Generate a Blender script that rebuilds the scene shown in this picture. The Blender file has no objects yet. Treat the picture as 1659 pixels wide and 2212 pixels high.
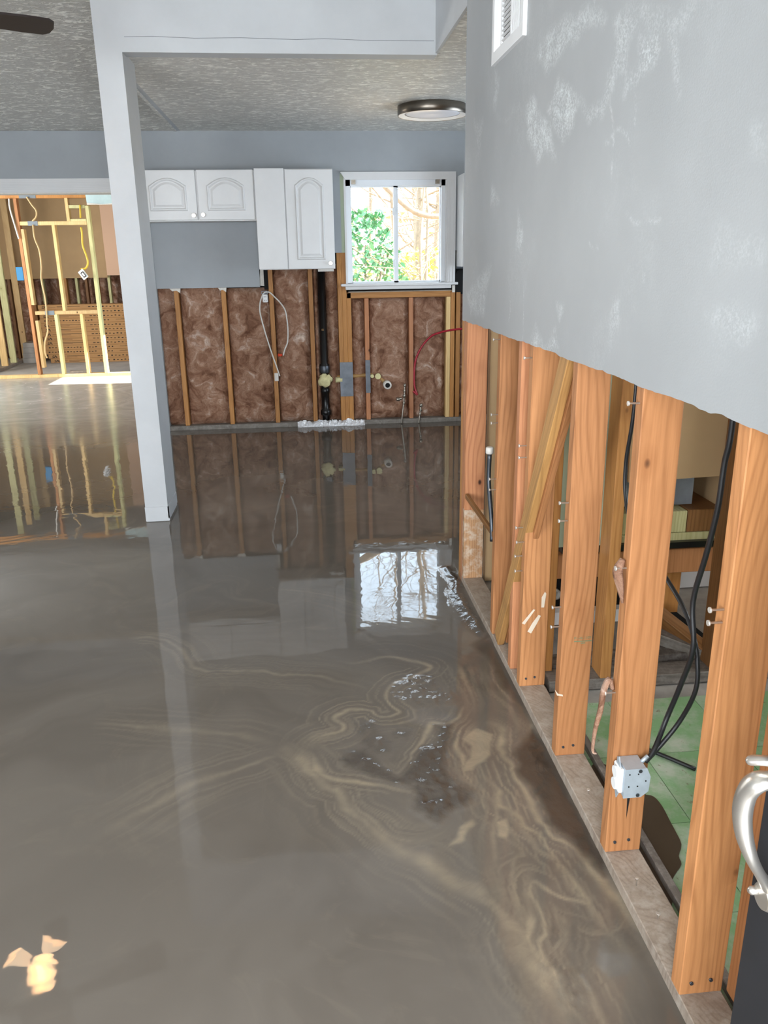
import bpy, bmesh, math, random
import numpy as np
from mathutils import Vector, Matrix
random.seed(7)
S = bpy.context.scene
COL = S.collection
# ------------------------------------------------------------------ camera
F, PITCH, YAW, ROLL, H = 1726.8213, .3077, .0975, -.0147, 1.445
_f = np.array([math.sin(YAW)*math.cos(PITCH), math.cos(YAW)*math.cos(PITCH), -math.sin(PITCH)])
_r = np.array([math.cos(YAW), -math.sin(YAW), 0.]); _u = np.cross(_r, _f)
_r, _u = _r*math.cos(ROLL)+_u*math.sin(ROLL), -_r*math.sin(ROLL)+_u*math.cos(ROLL)
cam = bpy.data.cameras.new('camera'); co = bpy.data.objects.new('camera', cam); COL.objects.link(co)
co.matrix_world = Matrix(((_r[0], _u[0], -_f[0], 0), (_r[1], _u[1], -_f[1], 0), (_r[2], _u[2], -_f[2], H), (0, 0, 0, 1)))
cam.sensor_fit = 'HORIZONTAL'; cam.sensor_width = 36; cam.lens = 36*F/1659; cam.clip_start = .02
S.camera = co
# ------------------------------------------------------------------ world, sun, daylight, added room fills, exposure
W = bpy.data.worlds.new('sky'); S.world = W; W.use_nodes = True
W.node_tree.nodes['Background'].inputs[0].default_value = (.68, .84, 1, 1)
W.node_tree.nodes['Background'].inputs[1].default_value = 7.0
def lamp(name, kind, loc, rot, power, color=(1, 1, 1), size=None):
    l = bpy.data.lights.new(name, kind); o = bpy.data.objects.new(name, l); COL.objects.link(o)
    o.location = loc; o.rotation_euler = rot; l.energy = power; l.color = color
    if size: l.shape = 'RECTANGLE'; l.size, l.size_y = size
    return o
sun = lamp('sun', 'SUN', (20, 9, 20), (0, 0, 0), 34, (1, .94, .84)); sun.data.angle = .01
sun.rotation_euler = Vector((-.80, .06, -.72)).to_track_quat('-Z', 'Y').to_euler()
R90 = math.pi/2
lamp('daylight_front_door', 'AREA', (.1, -.42, 1.15), (R90, 0, 0), 64, (1, .97, .93), (.9, 2.0))
lamp('daylight_front_window', 'AREA', (-2.55, -.42, 1.4), (R90, 0, 0), 105, (1, .965, .92), (2.3, 1.4))
lamp('fill_far_room', 'AREA', (-5.22, 9.3, 1.5), (0, -R90, 0), 150, (1, .95, .88), (1.2, 2.0))  # unseen fill lamp added to brighten the far room
lamp('fill_bathroom', 'AREA', (2.55, 1.7, 1.5), (0, R90, 0), 18, (.98, 1, .98), (.7, .8))  # added bathroom fill, set before an invented window opening
lamp('fill_kitchen_side', 'AREA', (2.55, 5.6, 1.3), (0, R90, 0), 12, (.9, .95, 1), (1.2, 1.0))  # unseen side lamp added as a little fill for the kitchen
S.view_settings.view_transform = 'Standard'; S.view_settings.look = 'None'; S.view_settings.gamma = 1
S.view_settings.use_curve_mapping = False; S.view_settings.exposure = .08

# ------------------------------------------------------------------ helpers
CX, CY = 829.5, 1106.
def _ray(x, y): return _f*F + _r*(x-CX) - _u*(y-CY)
def flr(x, y, z=0.):
    d = _ray(x, y); t = (z-H)/d[2]; return (d[0]*t, d[1]*t)
def wlx(x, y, X):
    d = _ray(x, y); t = X/d[0]; return (d[1]*t, H+d[2]*t)
def wly(x, y, Y):
    d = _ray(x, y); t = Y/d[1]; return (d[0]*t, H+d[2]*t)
def lin(h):
    v = [int(h[i:i+2], 16)/255 for i in (0, 2, 4)]
    return tuple(c/12.92 if c <= .04045 else ((c+.055)/1.055)**2.4 for c in v) + (1,)
def tag(o, label=None, cat=None, group=None, kind=None):
    if label: o['label'] = label
    if cat: o['category'] = cat
    if group: o['group'] = group
    if kind: o['kind'] = kind
    return o
def place(o, parent):
    COL.objects.link(o)
    if parent is not None:
        o.parent = parent; o.matrix_parent_inverse = parent.matrix_basis.inverted()
    return o
def empty(name, loc, label=None, cat=None, group=None, kind=None):
    o = bpy.data.objects.new(name, None); o.empty_display_size = .05; o.location = loc; COL.objects.link(o)
    return tag(o, label, cat, group, kind)
def mesh(name, verts, faces, mat, parent=None, smooth=False, loc=None, rot=None):
    m = bpy.data.meshes.new(name); m.from_pydata([tuple(v) for v in verts], [], faces); m.update()
    if mat is not None: m.materials.append(mat)
    if smooth: m.polygons.foreach_set('use_smooth', [True]*len(m.polygons))
    o = bpy.data.objects.new(name, m)
    if loc is not None: o.location = loc
    if rot is not None: o.rotation_euler = rot
    return place(o, parent)
BOXF = [(0, 3, 2, 1), (4, 5, 6, 7), (0, 1, 5, 4), (1, 2, 6, 5), (2, 3, 7, 6), (3, 0, 4, 7)]
def boxv(x0, x1, y0, y1, z0, z1):
    return [(x0, y0, z0), (x1, y0, z0), (x1, y1, z0), (x0, y1, z0), (x0, y0, z1), (x1, y0, z1), (x1, y1, z1), (x0, y1, z1)]
def bm_obj(name, bm, mat, parent, loc=None, smooth=False, matrix=None):
    bmesh.ops.recalc_face_normals(bm, faces=bm.faces)
    m = bpy.data.meshes.new(name); bm.to_mesh(m); bm.free(); m.materials.append(mat)
    if smooth: m.polygons.foreach_set('use_smooth', [True]*len(m.polygons))
    o = bpy.data.objects.new(name, m)
    if loc is not None: o.location = loc
    if matrix is not None: o.matrix_basis = matrix
    return place(o, parent)
def box(name, x0, x1, y0, y1, z0, z1, mat, parent=None, bev=0.):
    """box whose origin is its centre"""
    c = ((x0+x1)/2, (y0+y1)/2, (z0+z1)/2); a, b, d = (x1-x0)/2, (y1-y0)/2, (z1-z0)/2
    if not bev: return mesh(name, boxv(-a, a, -b, b, -d, d), BOXF, mat, parent, loc=c)
    bm = bmesh.new(); vs = [bm.verts.new(v) for v in boxv(-a, a, -b, b, -d, d)]
    for f in BOXF: bm.faces.new([vs[i] for i in f])
    bmesh.ops.bevel(bm, geom=bm.edges[:], offset=bev, segments=1, affect='EDGES')
    return bm_obj(name, bm, mat, parent, c)
def boxes(name, lst, mat, parent=None):
    """several boxes welded into ONE part (a single thing's piece)"""
    v, f = [], []
    c = [(min(b[2*i] for b in lst)+max(b[2*i+1] for b in lst))/2 for i in range(3)]
    for b in lst:
        n = len(v); v += [(p[0]-c[0], p[1]-c[1], p[2]-c[2]) for p in boxv(*b)]; f += [tuple(i+n for i in q) for q in BOXF]
    return mesh(name, v, f, mat, parent, loc=c)
def board(name, p0, p1, w, t, mat, parent=None, side=(1, 0, 0), bev=.002):
    """timber from p0 to p1 (centre line); local Z is its length, local X (w) along side"""
    p0, p1 = Vector(p0), Vector(p1); z = (p1-p0).normalized(); x = Vector(side); x = (x-z*x.dot(z)).normalized(); y = z.cross(x)
    L = (p1-p0).length/2; c = (p0+p1)/2
    bm = bmesh.new(); vs = [bm.verts.new(v) for v in boxv(-w/2, w/2, -t/2, t/2, -L, L)]
    for f in BOXF: bm.faces.new([vs[i] for i in f])
    if bev: bmesh.ops.bevel(bm, geom=bm.edges[:], offset=bev, segments=1, affect='EDGES')
    M = Matrix(((x.x, y.x, z.x, c.x), (x.y, y.y, z.y, c.y), (x.z, y.z, z.z, c.z), (0, 0, 0, 1)))
    return bm_obj(name, bm, mat, parent, matrix=M)
def stud(x0, x1, y0, y1, z0, z1, mat, parent, name='stud', bev=.002):
    return box(name, x0, x1, y0, y1, z0, z1, mat, parent, bev)
def spline(pts, n=8):
    P = [Vector(p) for p in pts]; P = [P[0]*2-P[1]] + P + [P[-1]*2-P[-2]]; out = []
    for i in range(1, len(P)-2):
        a, b, c, d = P[i-1:i+3]
        for k in range(n):
            t = k/n
            out.append(.5*((2*b)+(c-a)*t+(2*a-5*b+4*c-d)*t*t+(3*b-a-3*c+d)*t**3))
    out.append(P[-2]); return out
def tube(name, pts, r, mat, parent=None, n=8, smooth=6, flat=1., caps=True):
    """swept tube; r number or list per control point"""
    if smooth:
        if not isinstance(r, (int, float)):
            rr = spline([(q, 0, 0) for q in r], smooth); rad = [q.x for q in rr]
        P = spline(pts, smooth)
    else:
        P = [Vector(p) for p in pts]; rad = r
    if isinstance(r, (int, float)): rad = [r]*len(P)
    o0 = sum(P, Vector())/len(P); v, f = [], []; up = Vector((0, 0, 1))
    t0 = (P[1]-P[0]).normalized(); nx = t0.cross(up)
    if nx.length < .1: nx = t0.cross(Vector((0, 1, 0)))
    nx.normalize()
    for i, p in enumerate(P):
        t = (P[min(i+1, len(P)-1)]-P[max(i-1, 0)]).normalized(); nx = (nx-t*nx.dot(t)).normalized(); ny = t.cross(nx)
        for k in range(n):
            a = 2*math.pi*k/n; v.append(p-o0+(nx*math.cos(a)+ny*math.sin(a)*flat)*rad[i])
        if i:
            for k in range(n): f.append(((i-1)*n+k, (i-1)*n+(k+1) % n, i*n+(k+1) % n, i*n+k))
    if caps: f.append(tuple(range(n-1, -1, -1))); f.append(tuple((len(P)-1)*n+k for k in range(n)))
    return mesh(name, v, f, mat, parent, True, loc=o0)
def lathe(name, prof, loc, mat, parent=None, axis='Z', n=24, smooth=True, caps=True):
    """prof = [(r,h)...] revolved round axis through loc"""
    v, f = [], []
    for r, h in prof:
        for k in range(n):
            a = 2*math.pi*k/n; c, s = r*math.cos(a), r*math.sin(a)
            v.append({'Z': (c, s, h), 'Y': (c, h, s), 'X': (h, c, s)}[axis])
    for i in range(len(prof)-1):
        for k in range(n): f.append((i*n+k, i*n+(k+1) % n, (i+1)*n+(k+1) % n, (i+1)*n+k))
    if caps:
        f.append(tuple(range(n-1, -1, -1))); f.append(tuple((len(prof)-1)*n+k for k in range(n)))
    o = mesh(name, v, f, mat, parent, smooth, loc=loc)
    if smooth:
        for p in o.data.polygons[-2:]:
            if caps: p.use_smooth = False
    return o
def prism(name, outline, plane, d0, d1, mat, parent=None, loc=(0, 0, 0)):
    """polygon outline extruded; plane 'XZ' (depth y), 'YZ' (depth x), 'XY' (depth z)"""
    def P(a, b, d): return {'XZ': (a, d, b), 'YZ': (d, a, b), 'XY': (a, b, d)}[plane]
    n = len(outline); bm = bmesh.new()
    A = [bm.verts.new(P(a, b, d0)) for a, b in outline]; B = [bm.verts.new(P(a, b, d1)) for a, b in outline]
    bm.faces.new(A); bm.faces.new(B[::-1])
    for i in range(n): bm.faces.new((A[i], A[(i+1) % n], B[(i+1) % n], B[i]))
    return bm_obj(name, bm, mat, parent, loc)
def ring(name, outer, inner, plane, d0, d1, mat, parent=None):
    def P(a, b, d): return {'XZ': (a, d, b), 'YZ': (d, a, b), 'XY': (a, b, d)}[plane]
    n = len(outer); v = [P(*p, d0) for p in outer]+[P(*p, d0) for p in inner]+[P(*p, d1) for p in outer]+[P(*p, d1) for p in inner]; f = []
    for i in range(n):
        j = (i+1) % n
        f += [(i, j, n+j, n+i), (2*n+i, 3*n+i, 3*n+j, 2*n+j), (i, 2*n+i, 2*n+j, j), (n+i, n+j, 3*n+j, 3*n+i)]
    bm = bmesh.new(); vs = [bm.verts.new(q) for q in v]
    for q in f: bm.faces.new([vs[k] for k in q])
    return bm_obj(name, bm, mat, parent)

# ------------------------------------------------------------------ materials
class NT:
    def __init__(s, name):
        s.m = bpy.data.materials.new(name); s.m.use_nodes = True; s.t = s.m.node_tree
        s.b = s.t.nodes['Principled BSDF']; s.out = s.t.nodes['Material Output']
    def n(s, typ, **kw):
        nd = s.t.nodes.new('ShaderNode'+typ)
        for k, v in kw.items():
            if k.startswith('i_'):
                key = k[2:].replace('_', ' '); sock = nd.inputs[int(key)] if key.isdigit() else nd.inputs[key]
                if isinstance(v, bpy.types.NodeSocket): s.t.links.new(v, sock)
                else: sock.default_value = v
            else: setattr(nd, k, v)
        return nd
    def set(s, **kw):
        for k, v in kw.items():
            sock = s.b.inputs[k.replace('_', ' ')]
            if isinstance(v, bpy.types.NodeSocket): s.t.links.new(v, sock)
            else: sock.default_value = v
        return s
    def math(s, op, a, b=0., c=0., clamp=False):
        nd = s.n('Math', operation=op, use_clamp=clamp)
        for i, q in enumerate((a, b, c)):
            if isinstance(q, bpy.types.NodeSocket): s.t.links.new(q, nd.inputs[i])
            else: nd.inputs[i].default_value = q
        return nd.outputs[0]
    def mix(s, f, a, b, blend='MIX'):
        nd = s.n('Mix', data_type='RGBA', blend_type=blend)
        for i, q in ((0, f), (6, a), (7, b)):
            if isinstance(q, bpy.types.NodeSocket): s.t.links.new(q, nd.inputs[i])
            else: nd.inputs[i].default_value = q
        return nd.outputs[2]
    def ramp(s, f, *stops):
        nd = s.n('ValToRGB'); s.t.links.new(f, nd.inputs[0]); e = nd.color_ramp.elements
        while len(e) < len(stops): e.new(.5)
        for k, (p, c) in zip(e, stops):
            k.position = p; k.color = c if len(c) == 4 else tuple(c)+(1,)
        return nd.outputs[0]
    def mapr(s, f, a, b, c=0., d=1.):
        nd = s.n('MapRange', i_0=f, i_1=a, i_2=b, i_3=c, i_4=d); return nd.outputs[0]
    def co(s, scale=(1, 1, 1), gen='Object', rnd=0.):
        tc = s.n('TexCoord').outputs[gen]
        if rnd:
            r = s.n('ObjectInfo').outputs['Random']
            v = s.n('VectorMath', operation='ADD', i_0=tc)
            cb = s.n('CombineXYZ', i_0=s.math('MULTIPLY', r, rnd), i_1=s.math('MULTIPLY', r, rnd*1.7), i_2=s.math('MULTIPLY', r, rnd*.37))
            s.t.links.new(cb.outputs[0], v.inputs[1]); tc = v.outputs[0]
        return s.n('Mapping', i_0=tc, i_3=scale).outputs[0]
    def noise(s, vec, scale, detail=3., rough=.5, dist=0.):
        return s.n('TexNoise', i_Vector=vec, i_Scale=scale, i_Detail=detail, i_Roughness=rough, i_Distortion=dist).outputs[0]
    def bump(s, h, strength=.3, dist=.01, nrm=None):
        nd = s.n('Bump', i_Strength=strength, i_Distance=dist, i_Height=h)
        if nrm: s.t.links.new(nrm, nd.inputs['Normal'])
        s.t.links.new(nd.outputs[0], s.b.inputs['Normal']); return nd.outputs[0]
def plain(name, col, rough=.5, metal=0., nscale=0, namp=.12, bump=0., spec=.5):
    M = NT(name); c = lin(col) if isinstance(col, str) else col
    M.set(Roughness=rough, Metallic=metal, Specular_IOR_Level=spec)
    if nscale:
        k = M.noise(M.co(rnd=7), nscale, 4, .6)
        M.set(Base_Color=M.mix(M.mapr(k, .25, .75, 0, 1), tuple(q*(1-namp) for q in c[:3])+(1,), tuple(min(1, q*(1+namp)) for q in c[:3])+(1,)))
        if bump: M.bump(k, bump, .005)
    else: M.set(Base_Color=c)
    return M.m
def wood(name, light, dark, knot='3a1c0c', rough=.55, ringk=420., var=.25, dirt=None):
    """timber whose grain runs along local Z"""
    M = NT(name); v = M.co(rnd=31.)
    warp = M.noise(M.n('Mapping', i_0=v, i_3=(5, 5, .9)).outputs[0], 1., 2, .5)
    warp2 = M.noise(M.n('Mapping', i_0=v, i_3=(16, 16, 1.2)).outputs[0], 1., 3, .6)
    sx = M.n('SeparateXYZ', i_0=v)
    q = M.math('ADD', sx.outputs[0], M.math('MULTIPLY', sx.outputs[1], .6))
    ph = M.math('ADD', M.math('MULTIPLY', q, ringk), M.math('ADD', M.math('MULTIPLY', warp, 75.), M.math('MULTIPLY', warp2, 7.)))
    g = M.math('ADD', M.math('MULTIPLY', M.math('SINE', ph), .5), .5); g = M.math('POWER', g, 3.)
    gm = M.noise(M.n('Mapping', i_0=v, i_3=(14, 14, 3)).outputs[0], 1., 2, .5); g = M.math('MULTIPLY', g, M.mapr(gm, .3, .65, .25, 1.))
    fine = M.noise(M.n('Mapping', i_0=v, i_3=(160, 160, 6)).outputs[0], 1., 2, .6)
    blot = M.noise(M.n('Mapping', i_0=v, i_3=(9, 9, 2.5)).outputs[0], 1., 3, .6)
    L, D = lin(light), lin(dark)
    c = M.mix(M.math('MULTIPLY', g, .52), L, D)
    c = M.mix(M.mapr(fine, .35, .75, 0, .35), c, D)
    c = M.mix(M.mapr(blot, .48, .75, 0, .4), c, tuple(x*.72 for x in D[:3])+(1,))
    r = M.n('ObjectInfo').outputs['Random']
    c = M.mix(1., c, M.ramp(r, (0, (1-var, 1-var*1.15, 1-var*1.2)), (.5, (1, 1, 1)), (1, (1.12, 1.08, 1.0))), 'MULTIPLY')
    vo = M.n('TexVoronoi', i_Vector=M.n('Mapping', i_0=v, i_3=(13, 2, 8)).outputs[0], i_Scale=1.)
    wn = M.n('TexWhiteNoise', i_0=vo.outputs['Color'])
    kn = M.math('MULTIPLY', M.mapr(vo.outputs['Distance'], .06, .13, 1, 0), M.math('GREATER_THAN', wn.outputs[0], .86), clamp=True)
    halo = M.math('MULTIPLY', M.mapr(vo.outputs['Distance'], .1, .4, .4, 0), M.math('GREATER_THAN', wn.outputs[0], .86), clamp=True)
    c = M.mix(halo, c, D); c = M.mix(kn, c, lin(knot))
    if dirt:
        dn = M.noise(v, 30, 5, .7); c = M.mix(M.mapr(dn, .45, .68, 0, .85), c, lin(dirt))
    M.set(Base_Color=c, Roughness=rough, Specular_IOR_Level=.35)
    M.bump(M.math('ADD', M.math('MULTIPLY', g, .4), fine), .25, .0015)
    return M.m
def painted(name, col, bumpy=.12):
    M = NT(name); v = M.co(gen='Object'); k = M.noise(v, 4, 4, .6); t = M.noise(v, 240, 2, .5)
    c = lin(col); M.set(Base_Color=M.mix(M.mapr(k, .3, .7), tuple(q*.95 for q in c[:3])+(1,), tuple(q*1.04 for q in c[:3])+(1,)), Roughness=.55, Specular_IOR_Level=.35)
    M.bump(t, bumpy, .002); return M.m
def glassm(name):
    M = NT(name); t = M.n('BsdfTransparent'); g = M.n('BsdfGlossy', i_Roughness=0.); mx = M.n('MixShader', i_0=M.math('MULTIPLY', M.n('Fresnel', i_IOR=1.45).outputs[0], .9))
    M.t.links.new(t.outputs[0], mx.inputs[1]); M.t.links.new(g.outputs[0], mx.inputs[2]); M.t.links.new(mx.outputs[0], M.out.inputs[0]); return M.m
def emit(name, col, k):
    M = NT(name); M.set(Base_Color=col, Emission_Color=col, Emission_Strength=k); return M.m

m_orange = wood('wood_orange', 'c48a5a', '8c5831')
m_red = wood('wood_reddish', 'bd8560', '8a5233')
m_back = wood('wood_backwall', 'c08a50', '8f5a2b')
m_pine = wood('wood_pine', 'e2c48e', 'bd935a')
m_pine2 = wood('wood_treated', 'd3cf9c', 'a8a066')
m_old = wood('wood_old_brown', '8d643c', '5e3d20')
m_plate = wood('wood_grey_plate', 'b0a394', '85776a', dirt='aca195')
m_dirty = wood('wood_stained', 'b98f68', '80593c', dirt='c9b8a5')
m_greywood = wood('wood_grey', '7d7770', '55504b', dirt='8f8a84')
m_brace = wood('wood_brace', 'b88b55', '7b5630', ringk=420, var=.1)
m_wall = painted('paint_grey', '9fa4a8')
m_part = painted('paint_grey_lit', 'bcbfc2')  # wall grey lightened to put the post's bright light into the colour
m_white = plain('paint_white', 'e3e3e3', .4, nscale=6, namp=.03)
m_vinyl = plain('vinyl_white', 'e6eaee', .3)
m_trim = plain('trim_white', 'd9d9d9', .4, nscale=5, namp=.04)
m_kraft = plain('kraft_paper', 'b4966f', .85, nscale=3, namp=.08)
m_card = plain('cardboard', 'a67c4e', .8, nscale=4, namp=.06)
m_ink = plain('ink', '1f1812', .8)
m_inkb = plain('ink_pale', '5a4127', .8)
m_galv = plain('galvanized', 'b4bfc8', .4, .35, nscale=25, namp=.12)
m_nickel = plain('nickel', 'd3cdc4', .34, .9)
m_brushed = plain('brushed_nickel', '7d766d', .32, 1.)
m_brass = plain('pipe_metal', '9c958a', .35, .9, nscale=60, namp=.3)
m_black = plain('black_plastic', '0c0c0d', .35)
m_cable = plain('cable_black', '1d1e20', .42)
m_cream = plain('foam_cream', 'd8cf9e', .9, nscale=30, namp=.15, bump=.6)
m_pvc = plain('pvc_white', 'd9d4cc', .4)
m_pvcb = plain('pvc_tan', 'a8834f', .5)
m_redp = plain('pex_red', 'a0182c', .35)
m_blue = plain('box_blue', '1f6f9c', .45)
m_yel = plain('cable_yellow', 'd8b63a', .5)
m_wht = plain('cable_white', 'd9d6d0', .5)
m_tanc = plain('cable_tan', 'c9a878', .5)
m_tape = plain('tape_grey', '7f878d', .4, .5)
m_steel = plain('steel_dark', '5c6066', .42, .85, nscale=14, namp=.25)
m_screw = plain('screw', 'd8d0c6', .35, .6)
m_tilebk = plain('tile_grey', '565b60', .3)
m_dark = plain('dark_void', '0b0a0a', .9)
m_door = plain('door_black', '222327', .38, nscale=30, namp=.12)
m_fan = plain('fan_blade', '231713', .4)
m_red2 = plain('wire_nut', 'd2401e', .5)
m_gboard = plain('greenboard', 'a9b39a', .85, nscale=5, namp=.06)
m_bluedw = plain('drywall_scrap', 'bcd3d6', .8, nscale=9, namp=.1)
m_gyp = plain('gypsum', 'dedad2', .9, nscale=60, namp=.08, bump=.4)
m_dust = plain('dusty_slab', '9d9993', .9, nscale=9, namp=.28, bump=.3)
m_slab = plain('subfloor_white', 'a9a49e', .8, nscale=6, namp=.16)
m_glass = glassm('window_glass')
m_leaf = plain('leaf', '5d8f63', .5); m_leaf2 = plain('leaf_yellow', 'b3ad6a', .6)
m_bark = plain('bark', '8d7c69', .9, nscale=20, namp=.25)
m_ground = plain('leaf_litter', 'a08c6c', .95, nscale=3, namp=.3)
m_lens = plain('lamp_lens', 'eceaf0', .25)
m_bulb = emit('bulb_warm', (1, .80, .42, 1), 22)
m_shade = emit('frosted_shade', (1, .72, .46, 1), 7.5)

def ceiling_mat():
    M = NT('ceiling_stomp'); v = M.co((.55, 1.7, 1))
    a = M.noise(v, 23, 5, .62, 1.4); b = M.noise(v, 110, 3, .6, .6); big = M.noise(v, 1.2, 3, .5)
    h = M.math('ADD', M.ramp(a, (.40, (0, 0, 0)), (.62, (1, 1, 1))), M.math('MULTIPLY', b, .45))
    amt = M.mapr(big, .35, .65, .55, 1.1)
    M.set(Base_Color=M.mix(M.mapr(a, .52, .60), lin('c8c5be'), lin('fffdf6')), Roughness=.36)  # ridge highlights painted in: the bump noise also whitens the base colour
    M.bump(M.math('MULTIPLY', h, amt), .6, .009); return M.m
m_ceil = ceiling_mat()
def batt_mat():
    M = NT('insulation'); v = M.co(rnd=11)
    w = M.n('TexNoise', i_Vector=v, i_Scale=5., i_Detail=3.).outputs[1]
    vv = M.n('VectorMath', operation='MULTIPLY_ADD', i_0=w, i_1=(.28, .28, .28), i_2=v).outputs[0]
    a = M.noise(vv, 7, 6, .6, .9); b = M.noise(vv, 34, 4, .7, 1.2)
    c = M.ramp(a, (.30, lin('5f3f2f')), (.46, lin('9a755f')), (.58, lin('b5927c')), (.72, lin('e0ccbd')))
    c = M.mix(M.mapr(b, .35, .7, 0, .6), c, lin('6e4b39'))
    M.set(Base_Color=c, Roughness=.95, Specular_IOR_Level=.1); M.bump(M.math('ADD', a, M.math('MULTIPLY', b, .5)), .7, .025); return M.m
m_batt = batt_mat()
def foil_mat():
    M = NT('foil'); k = M.noise(M.co(), 26, 4, .6, 1.); M.set(Base_Color=lin('f2f4f8'), Metallic=.55, Roughness=.25); M.bump(k, 1., .02); return M.m
m_foil = foil_mat()
def green_mat():
    M = NT('green_floor_paint'); v = M.co(gen='Object', rnd=3); a = M.noise(v, 7, 5, .7); b = M.noise(v, 42, 4, .7)
    c = M.mix(M.mapr(a, .44, .66), lin('80a97a'), lin('b0bba9'))
    c = M.mix(M.mapr(b, .62, .72, 0, .8), c, lin('6b5440')); M.set(Base_Color=c, Roughness=.5); M.bump(b, .15, .003); return M.m
m_green = green_mat()
def floor_mat():
    M = NT('wet_screed')
    pos = M.n('TexCoord').outputs['Object']
    tan_ = M.n('Attribute', attribute_name='tan').outputs['Fac']; drk = M.n('Attribute', attribute_name='drk').outputs['Fac']
    w = M.n('TexNoise', i_Vector=pos, i_Scale=.9, i_Detail=3.).outputs[1]
    vv = M.n('VectorMath', operation='MULTIPLY_ADD', i_0=w, i_1=(1.6, 1.6, 0), i_2=pos).outputs[0]
    big = M.noise(vv, .8, 4, .6, .8); streak = M.noise(vv, 2.6, 6, .62, 2.2); fine = M.noise(vv, 22, 4, .7, 1.)
    c = M.mix(M.mapr(big, .35, .65), lin('5c554d'), lin('6c655d'))
    c = M.mix(M.mapr(streak, .55, .72, 0, .30), c, lin('776e61'))
    c = M.mix(M.math('MULTIPLY', tan_, M.mapr(fine, .3, .7, .7, 1.15), clamp=True), c, lin('9a8c76'))
    c = M.mix(drk, c, lin('3b332c'))
    M.set(Base_Color=c, IOR=1.5, Specular_IOR_Level=.5)
    dull = M.math('ADD', M.math('MULTIPLY', tan_, .14), M.mapr(streak, .5, .75, 0, .05))
    sp = M.n('SeparateXYZ', i_0=pos); dry = M.math('MULTIPLY', M.mapr(sp.outputs[1], 6.2, 8.0), M.mapr(sp.outputs[0], -1.0, -1.4), clamp=True)
    c = M.mix(dry, c, M.mix(M.mapr(streak, .4, .65), lin('8d8c88'), lin('a09e99'))); M.set(Base_Color=c)
    M.set(Roughness=M.math('ADD', M.math('ADD', .02, dull), M.math('MULTIPLY', dry, .22)))
    wave = M.noise(vv, 3.5, 3, .5); rip = M.noise(M.n('Mapping', i_0=pos, i_3=(14, 9, 1)).outputs[0], 1., 2, .5)
    ra = M.n('Attribute', attribute_name='rip').outputs['Fac']; rn = M.noise(M.n('Mapping', i_0=pos, i_3=(1, .75, 1)).outputs[0], 75, 2, .5, .9)
    M.bump(M.math('ADD', M.math('ADD', wave, M.math('MULTIPLY', rip, .04)), M.math('MULTIPLY', M.math('MULTIPLY', ra, rn), 6.5)), .055, .02); return M.m
m_floor = floor_mat()
def scuff_mat():
    M = NT('paint_grey_scuffed'); v = M.co()
    at = M.n('Attribute', attribute_name='scuff').outputs['Fac']
    sp = M.noise(v, 170, 4, .75); md = M.noise(v, 26, 4, .6); k = M.noise(v, 3, 4, .6); t = M.noise(v, 240, 2, .5)
    c = lin('a1a3a4')
    base = M.mix(M.mapr(k, .3, .7), tuple(q*.95 for q in c[:3])+(1,), tuple(q*1.05 for q in c[:3])+(1,))
    s = M.math('MULTIPLY', at, M.math('ADD', M.mapr(sp, .42, .62), M.mapr(md, .4, .7, -.25, .35)), clamp=True)
    M.set(Base_Color=M.mix(s, base, lin('d3d8d8')), Roughness=.5, Specular_IOR_Level=.35); M.bump(M.math('ADD', t, M.math('MULTIPLY', s, 1.)), .14, .002); return M.m
m_scuff = scuff_mat()

# ------------------------------------------------------------------ numpy noise and traced marks
rng = np.random.RandomState(3)
LAT = rng.rand(256, 256)
def vnoise(x, y):
    xi, yi = np.floor(x).astype(int), np.floor(y).astype(int); fx, fy = x-xi, y-yi
    fx = fx*fx*(3-2*fx); fy = fy*fy*(3-2*fy); g = lambda a, b: LAT[a % 256, b % 256]
    return (g(xi, yi)*(1-fx)+g(xi+1, yi)*fx)*(1-fy)+(g(xi, yi+1)*(1-fx)+g(xi+1, yi+1)*fx)*fy
def fbm(x, y, o=4):
    s, a, t = 0., .5, 0.
    for i in range(o): s = s+a*vnoise(x*2**i+17.3*i, y*2**i+5.1*i); t += a; a *= .5
    return s/t
def pdist(X, Y, pts):
    d = np.full(X.shape, 1e9)
    for (ax, ay), (bx, by) in zip(pts[:-1], pts[1:]):
        dx, dy = bx-ax, by-ay; t = np.clip(((X-ax)*dx+(Y-ay)*dy)/(dx*dx+dy*dy+1e-12), 0, 1)
        d = np.minimum(d, (X-ax-t*dx)**2+(Y-ay-t*dy)**2)
    return np.sqrt(d)
def pdist2(X, Y, pts):
    d = np.full(X.shape, 1e9); S_ = np.zeros(X.shape); acc = 0.
    for (ax, ay), (bx, by) in zip(pts[:-1], pts[1:]):
        dx, dy = bx-ax, by-ay; L = math.hypot(dx, dy); t = np.clip(((X-ax)*dx+(Y-ay)*dy)/(dx*dx+dy*dy+1e-12), 0, 1)
        q = (X-ax-t*dx)**2+(Y-ay-t*dy)**2; k = q < d; d = np.where(k, q, d); S_ = np.where(k, acc+t*L, S_); acc += L
    return np.sqrt(d), S_
def inside(X, Y, poly):
    r = np.zeros(X.shape, bool); n = len(poly)
    for i in range(n):
        x1, y1 = poly[i]; x2, y2 = poly[(i+1) % n]
        c = ((y1 > Y) != (y2 > Y)) & (X < (x2-x1)*(Y-y1)/((y2-y1) if y2 != y1 else 1e-12)+x1); r ^= c
    return r
def sdf(X, Y, poly):
    d = pdist(X, Y, poly+[poly[0]]); return np.where(inside(X, Y, poly), -d, d)
def dens(pts, n=5):
    return [(p.x, p.y) for p in spline([(a, b, 0) for a, b in pts], n)]

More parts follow.
